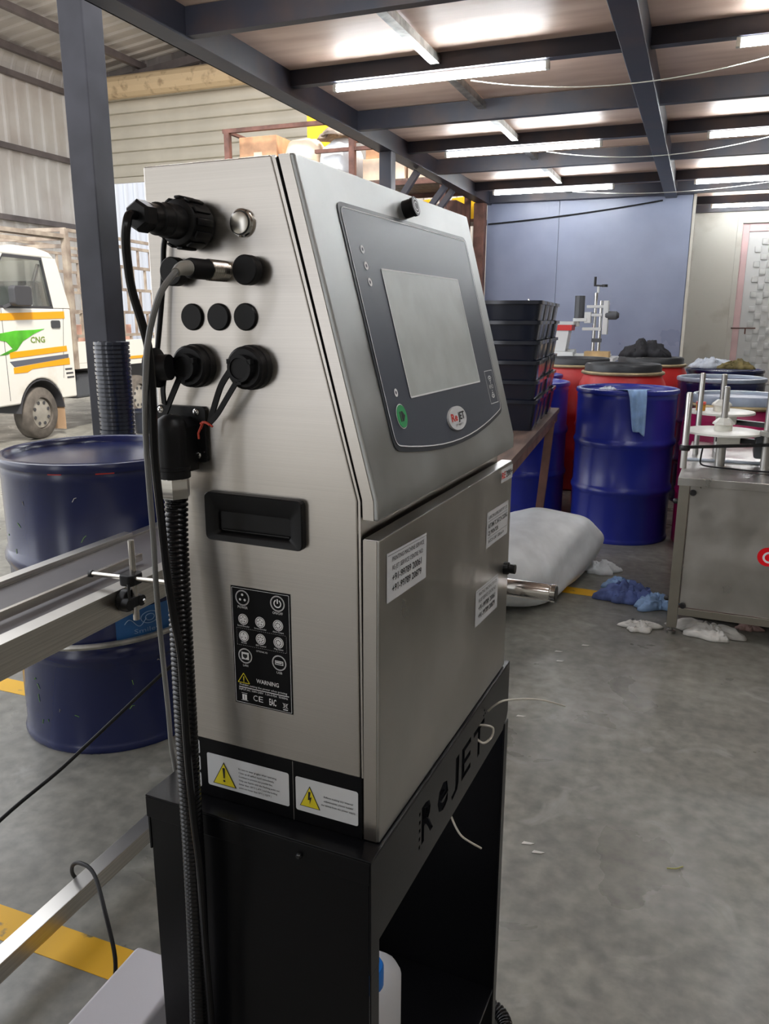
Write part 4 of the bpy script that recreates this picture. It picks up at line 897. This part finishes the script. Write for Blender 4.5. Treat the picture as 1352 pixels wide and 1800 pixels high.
# zip ties on the apron
zt = lambda *p: [Vector((-.2356 + math.cos(A0) * a - math.sin(A0) * b, .5747 + math.sin(A0) * a + math.cos(A0) * b, c_)) for a, b, c_ in p]
tag(MB().tube(smoothpath(zt((0.001, 0.3681, 0.7583), (0.01, 0.3625, 0.7704), (0.022, 0.3651, 0.7791), (0.035, 0.3957, 0.77), (0.05, 0.4255, 0.7592), (0.062, 0.4772, 0.7332), (0.072, 0.5375, 0.7004)), 6), .0013, 6).build('cable_tie', M_TWINE), 'white cable tie end curling out to the right of the cut-out letters', 'cable tie')
tag(MB().tube(smoothpath(zt((-.006, .345, .748), (.006, .345, .750), (.013, .352, .744), (.012, .350, .732), (.005, .338, .728), (-.006, .335, .735)), 6), .0016, 6).build('cable_tie', M_TWINE), 'white cable tie looped through the last cut-out letter', 'cable tie')
tag(MB().tube(smoothpath(zt((-0.006, 0.2379, 0.6876), (-0.004, 0.2413, 0.6766), (0.008, 0.2231, 0.6778), (0.018, 0.2147, 0.6748), (0.03, 0.2124, 0.6716), (0.04, 0.2214, 0.6608)), 6), .0013, 6).build('cable_tie', M_TWINE), 'white cable tie hanging below the apron', 'cable tie')

# ================================================================== TABLE WITH CRATES
RT = R(3.8)
tb = thing('work_table', 'rough brown wooden table carrying stacks of black crates', 'table', (-.62, 2.95, 0), RT)
for k in range(4): MB().box(-.60 + k * .15 + .002, -.60 + (k + 1) * .15 - .002, -.38, 1.85, .722, .75).build('table_plank', M_WOOD, tb, bevel=.003)
m = MB(); m.box(-.595, -.575, -.36, 1.83, .66, .722); m.build('apron_rail', M_RUST, tb, smooth=False)
m = MB(); m.box(-.03, -.01, -.36, 1.83, .675, .722); m.build('apron_rail', M_RUST, tb, smooth=False)
for x, y in ((-.03, -.33), (-.57, -.33), (-.57, 1.50)): MB().box(x - .02, x + .02, y - .02, y + .02, 0, .722).build('leg', M_RUST, tb, smooth=False)
MB().bar((-.025, 1.60, .70), (-.075, 1.60, 0.02), .045, .045, up=(0, 1, 0)).build('leg', M_RUST, tb, smooth=False)
cw_, cd_, ch = .30, .225, .145
m = MB(); rr = []
for z, i, r_ in ((.0, .020, .02), (.128, .004, .02), (.129, -.004, .02), (ch, -.004, .02), (ch, .006, .02), (.012, .027, .02)): rr.append([(x, y, z) for x, y in rrect(-cw_ / 2 + i, -cd_ / 2 + i, cw_ / 2 - i, cd_ / 2 - i, r_, 3)])
m.rings(rr); crm = m.mesh('crate_body', 0, True, ang=40); crm.materials.append(M_CRATE)
ribm = MB(); ribm.box(-.004, .004, -.006, .002, .05, .126); ribm = ribm.mesh('corner_rib', .001); ribm.materials.append(M_CRATE)
def crate(loc, label):
    t = thing('plastic_crate', label, 'crate', loc, RT, 'black crates on the wooden table')
    link('crate_body', crm, t)
    for sx in (-.10, .10):
        o = link('corner_rib', ribm, t); o.location = (sx, -cd_ / 2 + .014, 0); o.rotation_euler = (R(-6.5), 0, 0)
    return t
names = ['nearest', 'second', 'third', 'farthest']
for c_ in range(4):
    yy = .86 + c_ * .236; xx = -.165 + random.uniform(-.004, .004)
    wx = -.62 + math.cos(RT) * xx - math.sin(RT) * yy; wy = 2.95 + math.sin(RT) * xx + math.cos(RT) * yy
    for k in range(6):
        dx_ = random.uniform(-.003, .003)
        crate((wx + dx_, wy, .7505 + k * .0905), 'black plastic crate in the %s stack on the table, %s' % (names[c_], ['bottom one', 'second from bottom', 'third from bottom', 'third from top', 'second from top', 'top one'][k]))
# white sack on the floor
def sack(name, label, loc, L, Wd, Hh, m_, rz, seed, cat='sack'):
    rnd = random.Random(seed); mb = MB(); rr = []; n_ = 28; ph = [rnd.uniform(0, 6) for _ in range(6)]
    for j in range(21):
        t = j / 20 * 2 - 1; e = (1 - abs(t) ** 4.5) ** .55 if abs(t) < 1 else 0.0; e = max(e, .06); ring = []
        flat = 1 - .35 * abs(t) ** 3
        for k in range(n_):
            a = 2 * math.pi * k / n_; ca, sa = math.cos(a), math.sin(a)
            rx = math.copysign(abs(ca) ** .75, ca) * Wd / 2 * (e * .75 + .25 if abs(t) > .8 else e); rz_ = math.copysign(abs(sa) ** .8, sa) * Hh / 2 * e * flat
            wv = 1 + .05 * math.sin(3 * a + ph[0] + 4 * t) + .035 * math.sin(7 * a + ph[1] - 6 * t) + .02 * math.sin(9 * t + ph[2])
            z = Hh / 2 * (.92 + .1 * math.sin(5 * t + ph[3])) * .98 + rz_ * wv
            ring.append((rx * wv, t * L / 2, max(z - (Hh * .48 if abs(t) > .97 else 0) * .7, .002)))
        rr.append(ring)
    mb.rings(rr); o = mb.build(name, m_, None, ang=180); ss = o.modifiers.new('soft', 'SUBSURF'); ss.levels = 1; ss.render_levels = 1; o.location = loc; o.rotation_euler = (0, 0, rz); return tag(o, label, cat)
sack('floor_sack', 'full white sack lying on the floor beside the crate table', (-.70, 3.62, 0), 1.15, .50, .36, M_SACK, R(-19), 5)
mb = MB(); o = crumple('sack_tail', 'loose white plastic scrap at the end of the sack', 'plastic sheet', (-.37, 4.03, 0), .09, .06, .07, M_SACK, 31, .2)

# ================================================================== TURNTABLE MACHINE (steel cabinet at the right)
tm = thing('turntable_machine', 'stainless steel cabinet machine with white turntable discs', 'machine', (-.030, 3.275, 0), R(-2.2))
MB().box(0, 1.30, 0, 1.05, .628, .660).build('top_plate', M_STEEL2, tm, bevel=.002)
for x in (0.006, 1.25):
    for y in (0.004, 1.0):
        MB().box(x, x + .040, y, y + .040, .03, .628).build('leg', M_FRM, tm, bevel=.002)
        MB().lathe([(.018, 0), (.018, .012), (.008, .014), (.008, .032)], (x + .02, y + .02, 0), 14).build('foot', M_GALV, tm)
MB().box(.046, 1.25, .004, .044, .088, .120).build('bottom_rail', M_FRM, tm, bevel=.002)
MB().box(.09, 1.22, .22, .95, .020, .118).build('under_box', M_BLKM, tm, smooth=False)  # plain black box filling the space under the cabinet
pn = MB().box(.050, 1.245, .012, .016, .1215, .6275).build('front_panel', M_STEEL2, tm, bevel=.001)
for x, z in ((.060, .602), (.062, .130)): MB().lathe_axis([(.012, 0), (.013, .5), (.009, 1)], (x, .012, z), (x, -.006, z), 14).build('panel_knob', M_KNOB, pn)
MB().lathe_axis([(.010, 0), (.011, .6), (.007, 1)], (.006, .02, .150), (-.012, .02, .150), 12).build('side_knob', M_KNOB, tm)
MB().lathe_axis([(.010, 0), (.011, .6), (.007, 1)], (.006, .02, .560), (-.012, .02, .560), 12).build('side_knob', M_KNOB, tm)
f = Flat((.352, .012, .372), (1, 0, 0), (0, 0, 1), .0012); f.disc(0, 0, .038, n=30); lg = f.build('red_logo', M_REDB, pn); lg['label'] = 'round red maker logo on the panel'
f = Flat((.352, .012, .372), (1, 0, 0), (0, 0, 1), .0018); f.arc(.004, -.002, .019, .008, 50, 310); f.build('logo_letter', M_WHT, lg)
def turntable(cx, cy, z, r_, sp_top, name='turntable_disc'):
    d_ = MB().lathe([(.001, 0), (r_, 0), (r_, .008), (r_ - .003, .010), (.001, .010)], (cx, cy, z), 48).build(name, M_DISC, tm)
    MB().lathe([(.036, .010), (.036, .035), (.001, .035)], (cx, cy, z), 28).build('hub', M_FIXT, d_)
    MB().lathe([(.045, .036), (.042, .044), (.022, .062), (.001, .062)], (cx, cy, z), 8).build('hub_flange', M_DISC, d_, ang=10)
    MB().lathe([(.0125, .060), (.0125, sp_top - z - .004), (.009, sp_top - z), (.001, sp_top - z)], (cx, cy, z), 20).build('spindle', M_STEEL2, d_)
    MB().box(cx - .02, cx + .07, cy - .03, cy + .03, z - .045, z - .004).build('bearing_block', M_FIXT, d_, bevel=.004)
    MB().lathe([(.02, 0), (.02, z - .045 - .66)], (cx, cy, .66), 16).build('disc_pillar', M_STEEL2, d_)
    return d_
turntable(.143, .345, .802, .155, .995); turntable(.125, .745, .842, .148, 1.022)
def rpost(x, y, z0, z1, r_=.0135): return MB().lathe([(r_, 0), (r_, z1 - z0 - .006), (r_ * .7, z1 - z0), (.001, z1 - z0)], (x, y, z0), 18).build('guide_post', M_STEEL2, tm)
rpost(.004, .228, .66, .975); rpost(.035, .62, .66, 1.032, .012); rpost(.315, .33, .66, 1.06, .017); rpost(.345, .36, .66, 1.05, .010)
MB().lathe([(.020, 0), (.022, .006), (.022, .018), (.02, .022)], (.004, .228, .735), 18).build('post_collar', M_KNOB, tm)
MB().bar((.004, .225, .748), (.33, .30, .768), .016, .012).build('support_arm', M_KNOB, tm, smooth=False)
MB().bar((.12, .42, .765), (.40, .36, .765), .030, .022).build('support_arm', M_KNOB, tm, smooth=False)
MB().bar((.16, .80, .800), (.40, .66, .800), .030, .022).build('support_arm', M_KNOB, tm, smooth=False)
MB().box(.27, .42, .34, .52, .70, .80).build('label_head', M_MACHG, tm, bevel=.01)
m = MB(); m.bar((.285, .30, .815), (.40, .27, .800), .03, .02); m.build('label_arm', M_GALV, tm, bevel=.002)
tag(MB().tube(smoothpath([(.055, 3.60, .745), (.050, 3.58, .70), (.052, 3.56, .672), (.09, 3.54, .666), (.17, 3.52, .666), (.30, 3.50, .666), (.38, 3.55, .668)], 6), .0035, 7).build('machine_cable', M_RUB), 'thin black cable lying on the steel machine top', 'cable')
tag(MB().box(-.020, .36, 3.70, 3.735, .6605, .668).build('white_strip', M_CLW, bevel=.003), 'white strip of cloth across the steel machine top', 'strip')
tub = thing('amber_tub', 'small amber tub with red lid standing on the rear turntable disc', 'tub', (.033, 3.985, .8525))
MB().lathe([(.019, 0), (.021, .002), (.021, .028), (.019, .030)], (0, 0, 0), 20).build('tub_body', M_AMB, tub); MB().lathe([(.022, .030), (.022, .040), (.020, .042), (.001, .042)], (0, 0, 0), 20).build('tub_lid', mat('tub_red', (.62, .10, .08), .4), tub)

# ================================================================== BENCH AND DRILLING MACHINES BY THE BLUE WALL
bn_ = thing('work_bench', 'steel bench against the blue wall behind the red drums', 'bench', (-1.25, 7.62, 0))
MB().box(-.55, .55, -.28, .28, .895, .93).build('bench_top', M_MACH, bn_, bevel=.003)
for x in (-.5, .5):
    for y in (-.24, .24): MB().box(x - .02, x + .02, y - .02, y + .02, 0, .895).build('leg', M_GIRT, bn_, smooth=False)
tag(MB().box(-.96, -.745, 7.40, 7.56, .9305, .985).build('timber_block', mat('timber', (.50, .34, .16), .6, var=.2), bevel=.003), 'pale timber block on the bench under the drilling machine', 'block')
dm = thing('drilling_machine', 'white pillar drilling machine with dark motor on the bench', 'machine', (-.90, 7.66, .9305))
MB().box(-.20, .14, -.09, .16, 0, .022).build('base_plate', M_MACH, dm, bevel=.004)
MB().box(-.24, -.17, -.07, .02, .0, .065).build('stop_block', M_MACH, dm, bevel=.004)
for x in (-.015, .035): MB().cyl((x, 0, .02), (x, 0, .57 if x < 0 else .50), .0155, n=14).build('pillar', M_CHROME, dm)
for z0, z1, x0, x1 in ((.36, .385, -.105, .05), (.435, .46, -.09, .075), (.235, .262, -.12, .05)): MB().box(x0, x1, -.04, .04, z0, z1).build('cross_plate', M_MACH, dm, bevel=.004)
MB().box(-.105, -.045, -.05, .04, .30, .40).build('gear_head', M_MACH, dm, bevel=.006)
MB().box(.06, .105, -.05, .05, .20, .50).build('back_plate', M_MACH, dm, bevel=.004)
MB().cyl((-.155, -.02, .345), (-.155, -.02, .545), .046, n=8).build('motor', M_MACHG, dm, bevel=.004)
MB().box(-.205, -.08, -.055, .02, .315, .345).build('motor_mount', M_MACH, dm, bevel=.004)
MB().cyl((-.168, -.02, .27), (-.168, -.02, .318), .022, n=14).build('spindle_nose', M_MACH, dm)
MB().lathe_axis([(.034, 0), (.038, .1), (.038, .8), (.02, 1)], (.08, -.02, .37), (.20, -.02, .37), 14).build('side_motor', M_MACHG, dm)
m = MB(); m.cyl((0, 0, .57), (0, 0, .625), .012, n=10); m.build('crank_shaft', M_MACH, dm)
m = MB(); m.bar((-.04, 0, .635), (.065, 0, .628), .02, .016); m.cyl((-.032, 0, .635), (-.032, 0, .71), .011, n=10); m.cyl((.055, 0, .62), (.055, 0, .642), .026, n=12); m.build('crank_handle', M_KNOB, dm)
MB().box(-.03, .055, -.03, .03, .13, .165).build('pillar_clamp', M_MACHG, dm, bevel=.004)
dm2 = thing('sealing_machine', 'small white and red bench machine beside the drilling machine', 'machine', (-1.23, 7.60, .9305))
MB().box(-.12, .16, -.12, .12, 0, .045).build('base', M_MACH, dm2, bevel=.005)
MB().prism([(-.06, .045), (.085, .045), (.115, .27), (-.06, .27)], -.09, .09, 'y').build('body', M_MACH, dm2, bevel=.005)
MB().box(-.07, .135, -.10, .10, .235, .285).build('red_band', mat('machine_red', (.55, .03, .03), .4), dm2, bevel=.004)
MB().box(-.07, .15, -.10, .10, .285, .315).build('cover', M_MACH, dm2, bevel=.004)
tag(MB().lathe([(.012, 0), (.012, .50), (.008, .52)], (-1.52, 7.6, .9305), 12).build('chrome_bar', M_CHROME), 'thin chrome bar standing on the bench behind the crates', 'bar')

# ================================================================== POTS BY THE COLUMN
def ordinal(n):
    if n <= 24: return ORD[n - 1]
    tens = {2: 'twenty', 3: 'thirty', 4: 'forty', 5: 'fifty'}[n // 10]; u = n % 10
    return {2: 'twentieth', 3: 'thirtieth', 4: 'fortieth', 5: 'fiftieth'}[n // 10] if u == 0 else tens + '-' + ORD[u - 1]
pm = MB().lathe([(.001, 0), (.068, 0), (.083, .128), (.089, .130), (.089, .1445), (.083, .1445), (.080, .130), (.066, .006), (.001, .006)], n=24).mesh('flower_pot', 0, True, ang=30); pm.materials.append(M_CRATE)
NP = 48
for k in range(NP):
    o = link('nested_pot', pm); o.location = (-2.80 + random.uniform(-.002, .002), 3.335 + random.uniform(-.002, .002), k * .0213)
    tag(o, 'black plastic pot, %s from the top of the tall nested stack by the column' % ordinal(NP - k), 'pot', 'nested black pots beside the column')
tp = MB().lathe([(.10, 0), (.15, .24), (.162, .242), (.162, .262), (.150, .262), (.10, .01), (.001, .01)], n=24).build('black_tub', M_CRATE, None); tp.location = (-5.75, 7.30, 0); tag(tp, 'black tub standing on the floor near the truck', 'tub')

# ================================================================== MINI TRUCK  (local x = towards the printer side, y = towards its tail)
tk = thing('mini_truck', 'white mini truck with orange stripes and green leaf graphic in the shed', 'truck', (-6.424, 6.497, 0), R(7))
TW = 1.42
def arcpts(cx, cz, r_, a0, a1, n=12): return [(cx + r_ * math.cos(R(a0 + (a1 - a0) * k / n)), cz + r_ * math.sin(R(a0 + (a1 - a0) * k / n))) for k in range(n + 1)]
low = [(.62, .40), (.625, 1.36), (-.93, 1.36), (-1.12, 1.08), (-1.17, .62), (-1.12, .40)] + arcpts(.03, .275, .365, 160, 20, 14)
cab = MB().prism(low, -TW, 0, 'x').build('cab_body', M_TRK, tk, bevel=.02, seg=3)
MB().prism([(-.86, 1.36), (-.78, 1.36), (-.36, 1.87), (-.44, 1.87)], -.05, 0, 'x').build('front_pillar', M_TRK, tk, bevel=.006)
MB().prism([(-.86, 1.36), (-.78, 1.36), (-.36, 1.87), (-.44, 1.87)], -TW, -TW + .05, 'x').build('front_pillar', M_TRK, tk, bevel=.006)
for x0 in (-.05, -TW): MB().prism([(.34, 1.36), (.622, 1.36), (.44, 1.87), (.22, 1.87)], x0, x0 + .05, 'x').build('rear_pillar', M_TRK, tk, bevel=.006)
MB().prism([(.56, 1.36), (.618, 1.36), (.42, 1.87), (.36, 1.87)], -TW + .05, -.05, 'x').build('cab_back', M_TRK, tk, bevel=.004)
MB().prism([(-.46, 1.855), (-.40, 1.93), (-.2, 1.965), (.15, 1.965), (.36, 1.93), (.46, 1.855)], -TW, 0.0, 'x').build('cab_roof', M_TRK, tk, bevel=.03, seg=3)
MB().prism([(-.40, 1.36), (.34, 1.36), (.22, 1.86), (-.36, 1.86), (-.78, 1.36)], -.030, -.024, 'x').build('side_window', M_GLASS, tk, smooth=False)
MB().prism([(.34, 1.36), (.22, 1.86), (-.36, 1.86), (-.78, 1.36)], -TW + .024, -TW + .030, 'x').build('side_window', M_GLASS, tk, smooth=False)
m = MB(); ol = [(.34, 1.365), (.225, 1.855), (-.37, 1.855), (-.77, 1.365)]
for i in range(4): a, b = ol[i], ol[(i + 1) % 4]; m.bar((-.02, a[0], a[1]), (-.02, b[0], b[1]), .03, .028, up=(1, 0, 0))
m.build('window_seal', M_TRIM, tk, smooth=False)
m = MB(); m.add([(-TW + .05, -.86, 1.37), (-.05, -.86, 1.37), (-.05, -.44, 1.86), (-TW + .05, -.44, 1.86), (-TW + .05, -.854, 1.37), (-.05, -.854, 1.37), (-.05, -.434, 1.86), (-TW + .05, -.434, 1.86)], [(0, 3, 2, 1), (4, 5, 6, 7), (0, 1, 5, 4), (1, 2, 6, 5), (2, 3, 7, 6), (3, 0, 4, 7)]); m.build('windscreen', M_GLASS, tk, smooth=False)
MB().prism([(.16, 1.30), (.34, 1.30), (.30, 1.62), (.20, 1.64)], -.62, -.12, 'x').build('seat', M_SEAT, tk, bevel=.02)
m = MB(); m.tube([(-.06, .22, 1.80), (-.08, .05, 1.45), (-.10, -.02, 1.32)], .018, 6); m.build('seat_belt', M_TRIM, tk)
m = MB(); m.prism(rrect(-.395, 1.375, -.135, 1.570, .04), .04, .12, 'x'); mr_ = m.build('door_mirror', M_TRIM, tk, bevel=.015, seg=2)
m = MB(); m.bar((-.01, -.42, 1.36), (.08, -.33, 1.42), .03, .03); m.build('mirror_arm', M_TRIM, mr_)
# stripes and graphics, each a thin film on the door skin
def film(pts, name, m_, x=.0): return MB().prism(pts, x, x + .004, 'x').build(name, m_, tk, smooth=False)
film([(-.95, 1.225), (.505, 1.255), (.505, 1.330), (-.95, 1.29)], 'stripe', M_ORNG)
film([(-.41, .865), (.500, .905), (.495, .965), (-.41, .925)], 'stripe', M_ORNG)
film([(-.42, .835), (.515, .875), (.515, .835), (-.36, .780)], 'stripe', M_GSTR)
film([(-.375, .715), (-.20, .72), (-.05, .755), (.12, .785), (.530, .815), (.530, .745), (-.02, .66), (-.375, .70)][:1] + [(-.18, .716), (-.10, .745), (.14, .755), (.528, .762), (.528, .832), (-.375, .772)], 'stripe', M_ORNG)
film([(.155, 1.150), (-.02, 1.14), (-.30, 1.135), (-.62, 1.10), (-.62, 1.06), (-.44, 1.03), (-.36, .96), (-.56, .90), (-.45, .905), (-.30, .945), (-.20, 1.03), (-.02, 1.10)], 'leaf_graphic', M_LEAF)
me = text_mesh('CNG', .02); xs = [v.co.x for v in me.vertices]; m = MB(); m.add([(.003, -.085 + v.co.x * .105, 1.010 + v.co.y * .085) for v in me.vertices], [tuple(p.vertices) for p in me.polygons]); m.build('lettering', mat('cng_green', (.16, .26, .03), .5), tk, smooth=False); bpy.data.meshes.remove(me)
m = MB(); m.prism(rrect(.265, 1.155, .415, 1.235, .02), 0, .012, 'x'); dh = m.build('door_handle', M_TRIM, tk, bevel=.004)
for k in range(3): MB().box(0, .004, .44 + k * .012, .56 + k * .012, .705 - k * .045, .722 - k * .045).build('air_vent', M_TRIM, tk, smooth=False)
m = MB(); m.prism([(-.47, .45), (-.464, .45), (-.464, 1.36), (-.47, 1.36)], 0, .0015, 'x'); m.build('door_gap', M_TRIM, tk, smooth=False)
m = MB(); m.prism([(.40, .62), (.405, .62), (.50, 1.36), (.494, 1.36)], 0, .0015, 'x'); m.build('door_gap', M_TRIM, tk, smooth=False)
MB().prism(arcpts(.03, .275, .345, 175, 5, 14) + [(.4, .62), (-.33, .62)][:0] + arcpts(.03, .275, .360, 5, 175, 14), -.45, -.005, 'x').build('wheel_arch', M_TRIM, tk)
MB().box(-.30, -.02, .385, .40, .06, .42).build('mud_flap', mat('mud_flap', (.38, .25, .15), .7), tk, smooth=False)
def wheel(y, x=-.02):
    t_ = MB(); t_.lathe_axis([(.165, .0), (.25, .03), (.272, .14), (.275, .5), (.272, .86), (.25, .97), (.165, 1), (.165, .9), (.165, .1)], (x - .17, y, .275), (x, y, .275), 36); o = t_.build('tyre', M_TYRE, tk, ang=50)
    h_ = MB(); h_.lathe_axis([(.168, 0), (.168, .6), (.155, .85), (.10, .92), (.055, 1.0), (.001, 1.0)], (x - .10, y, .275), (x - .012, y, .275), 30); hb = h_.build('hubcap', M_HUB, tk, ang=40)
    for k in range(8):
        a = R(45 * k + 20); c_ = Vector((x - .016, y + .115 * math.cos(a), .275 + .115 * math.sin(a)))
        s_ = MB(); s_.cyl(c_, c_ + Vector((.004, 0, 0)), .019, n=8); s_.build('hub_slot', M_TRIM, hb)
    return o
wheel(.03); wheel(1.96)
# cargo bed and cage
MB().box(-TW, 0.0, .70, 2.95, .70, .76).build('bed_floor', M_TRK, tk, smooth=False)
MB().box(-.035, 0.0, .70, 2.95, .76, 1.0).build('side_board', M_TRK, tk, bevel=.006)
MB().box(-TW, -TW + .035, .70, 2.95, .76, 1.0).build('side_board', M_TRK, tk, bevel=.006)
MB().box(0, .006, 1.55, 2.9, .765, .800).build('stripe', M_ORNG, tk, smooth=False)
MB().box(-1.1, -.35, .45, 2.9, .45, .70).build('chassis', M_TRIM, tk, smooth=False)
MB().box(-.36, -.06, .72, 1.35, .36, .64).build('tank', M_MACHG, tk, bevel=.04)
ZB = (1.06, 1.33, 1.60, 1.87, 2.10)
for sx in (-.02, -TW + .02):
    for z in ZB + (2.19,): MB().bar((sx, .70, z), (sx, 2.95, z), .03, .035).build('cage_bar', M_CAGE, tk, smooth=False)
    zz = (1.0,) + ZB
    for i in range(len(zz) - 1):
        for k in range(9):
            y = .72 + (.14 if i % 2 else 0) + k * .28
            if y > 2.93: continue
            MB().box(sx - .012, sx + .012, y - .014, y + .014, zz[i], zz[i + 1]).build('cage_stub', M_CAGE, tk, smooth=False)
for sx in (-.02, -TW + .02):
    for y in (.66, 2.93): MB().box(sx - .03, sx + .03, y - .03, y + .03, .70, 2.20).build('cage_post', M_CAGE, tk, smooth=False)
for z in (2.02, 2.10, 2.19): MB().bar((-TW, .66, z), (0, .66, z), .03, .04).build('cage_bar', M_CAGE, tk, smooth=False)
for k in range(4): MB().bar((-TW + .04 + k * .44, -.40, 2.06 + .01 * k), (-TW + .04 + k * .44, .66, 2.10), .03, .04).build('roof_carrier_bar', M_CAGE, tk, smooth=False)
MB().bar((-TW, -.40, 2.08), (0, -.40, 2.08), .035, .04).build('roof_carrier_bar', M_CAGE, tk, smooth=False)
MB().bar((-.02, -.40, 2.10), (-.02, .66, 2.12), .035, .04).build('roof_carrier_bar', M_CAGE, tk, smooth=False)
for k, (y, z) in enumerate(((1.30, .762), (1.62, .762), (1.95, .762))):
    c_ = MB().box(-.14, .14, -.13, .13, 0, .42).build('loaded_carton', mat('pink_carton_%d' % k, (.62, .36, .28), .7), None, bevel=.004)
    c_.location = Vector((-6.424, 6.497, 0)) + Matrix.Rotation(R(7), 3, 'Z') @ Vector((-.30, y, z)); c_.rotation_euler = (0, 0, R(7 + (-6, 5, 0)[k]))
    tag(c_, 'pinkish carton in the truck bed behind the side bars, %s from the cab' % ORD[k], 'carton')

# ================================================================== LOADED STEEL RACK IN THE SHED
rk = thing('steel_rack', 'rust red steel rack piled with cartons and bags behind the printer', 'rack', (-4.95, 8.0, 0))
for x in (0, 1.47, 2.45):
    for y in (0, .9): MB().box(x - .03, x + .03, y - .03, y + .03, 0, 3.20).build('rack_post', M_RUST, rk, smooth=False)
for y in (0, .9):
    MB().box(-.05, 2.48, y - .025, y + .025, 3.20, 3.24).build('rack_rail', M_RUST, rk, smooth=False)
    MB().box(0, 2.45, y - .02, y + .02, 2.93, 2.965).build('rack_rail', M_RUST, rk, smooth=False) if y else MB().box(1.05, 2.45, y - .02, y + .02, 2.93, 2.965).build('rack_rail', M_RUST, rk, smooth=False)
    MB().box(0, 2.45, y - .02, y + .02, 2.575, 2.615).build('rack_rail', M_RUST, rk, smooth=False)
for x in (0, 2.45): MB().box(x - .02, x + .02, 0, .9, 3.20, 3.23).build('rack_rail', M_RUST, rk, smooth=False)
for k in range(6): MB().box(-.02, 2.47, .02 + k * .148, .155 + k * .148, 2.615, 2.64).build('deck_board', M_WOOD, rk, smooth=False)
def carton(x, y, z, a, b, h, m_, label, rz=0):
    t = thing('carton', label, 'carton', (x, y, z), R(rz), 'cartons on the rack')
    MB().box(-a / 2, a / 2, -b / 2, b / 2, 0, h).build('carton_body', m_, t, bevel=.006)
    MB().box(-a / 2 - .001, a / 2 + .001, -.03, .03, h, h + .002).build('tape', M_CARP, t, smooth=False)
    MB().box(-.05, .05, -b / 2 - .002, -b / 2, h * .35, h * .7).build('print_panel', M_CARP, t, smooth=False)
    return t
carton(-4.64, 8.30, 2.641, .46, .4, .53, M_CARD, 'brown carton at the left end of the rack')
carton(-3.18, 8.30, 2.641, .46, .4, .22, M_CARP, 'pale low carton between two rack posts'); carton(-3.20, 8.32, 2.8655, .40, .36, .27, M_CARD, 'orange brown carton stacked in the middle bay of the rack', 4)
carton(-2.74, 8.32, 2.641, .36, .4, .32, M_CARP, 'pale carton at the right end of the rack')
sack('rack_bag', 'white bag lying second from the left on the rack', (-4.14, 8.30, 2.641), .56, .40, .53, M_CARP, R(8), 41, 'bag')
sack('rack_bag', 'pale folded bag leaning beside the middle post of the rack', (-3.73, 8.30, 2.641), .56, .36, .48, M_SACK, R(-6), 42, 'bag')
crumple('wrapping_film', 'crumpled grey brown wrapping film on top of the bags', 'film', (-3.75, 8.26, 3.115), .24, .17, .15, M_FILM, 43)
tag(MB().box(-4.34, -3.88, 8.68, 8.86, 2.641, 3.50).build('yellow_bin', M_YCR, bevel=.02), 'tall bright yellow bin standing at the back of the rack', 'bin')
tag(MB().box(-2.60, -2.52, 8.15, 8.45, 2.641, 2.92).build('yellow_bin', M_YCR, bevel=.01), 'narrow yellow bin at the right end of the rack', 'bin')
# goods further back, right of the rack post
st2 = thing('storage_shelf', 'dark storage shelf behind the braces with yellow bins', 'shelf', (-2.95, 9.35, 0))
for x in (-.25, .55):
    for y in (-.2, .2): MB().box(x - .02, x + .02, y - .02, y + .02, 0, 2.55).build('shelf_post', M_RUST, st2, smooth=False)
for z in (1.4, 2.33): MB().box(-.27, .57, -.22, .22, z, z + .03).build('shelf_board', M_RUST, st2, smooth=False)
for k, (x, wd, h, m_) in enumerate(((-3.12, .14, .24, M_YCR), (-2.90, .16, .20, M_FILM), (-2.62, .26, .26, M_YCR))):
    b_ = MB().prism([(-wd / 2, 0), (wd / 2, 0), (wd / 2 + .02, h), (-wd / 2 - .02, h * .9)], -.12, .12, 'y').build('shelf_bin', m_, None, bevel=.008); b_.location = (x, 9.30, 2.361)
    tag(b_, ['narrow yellow bin on the storage shelf', 'grey brown bundle between two yellow bins', 'wide yellow bin nearest the rusty post'][k], 'bin')
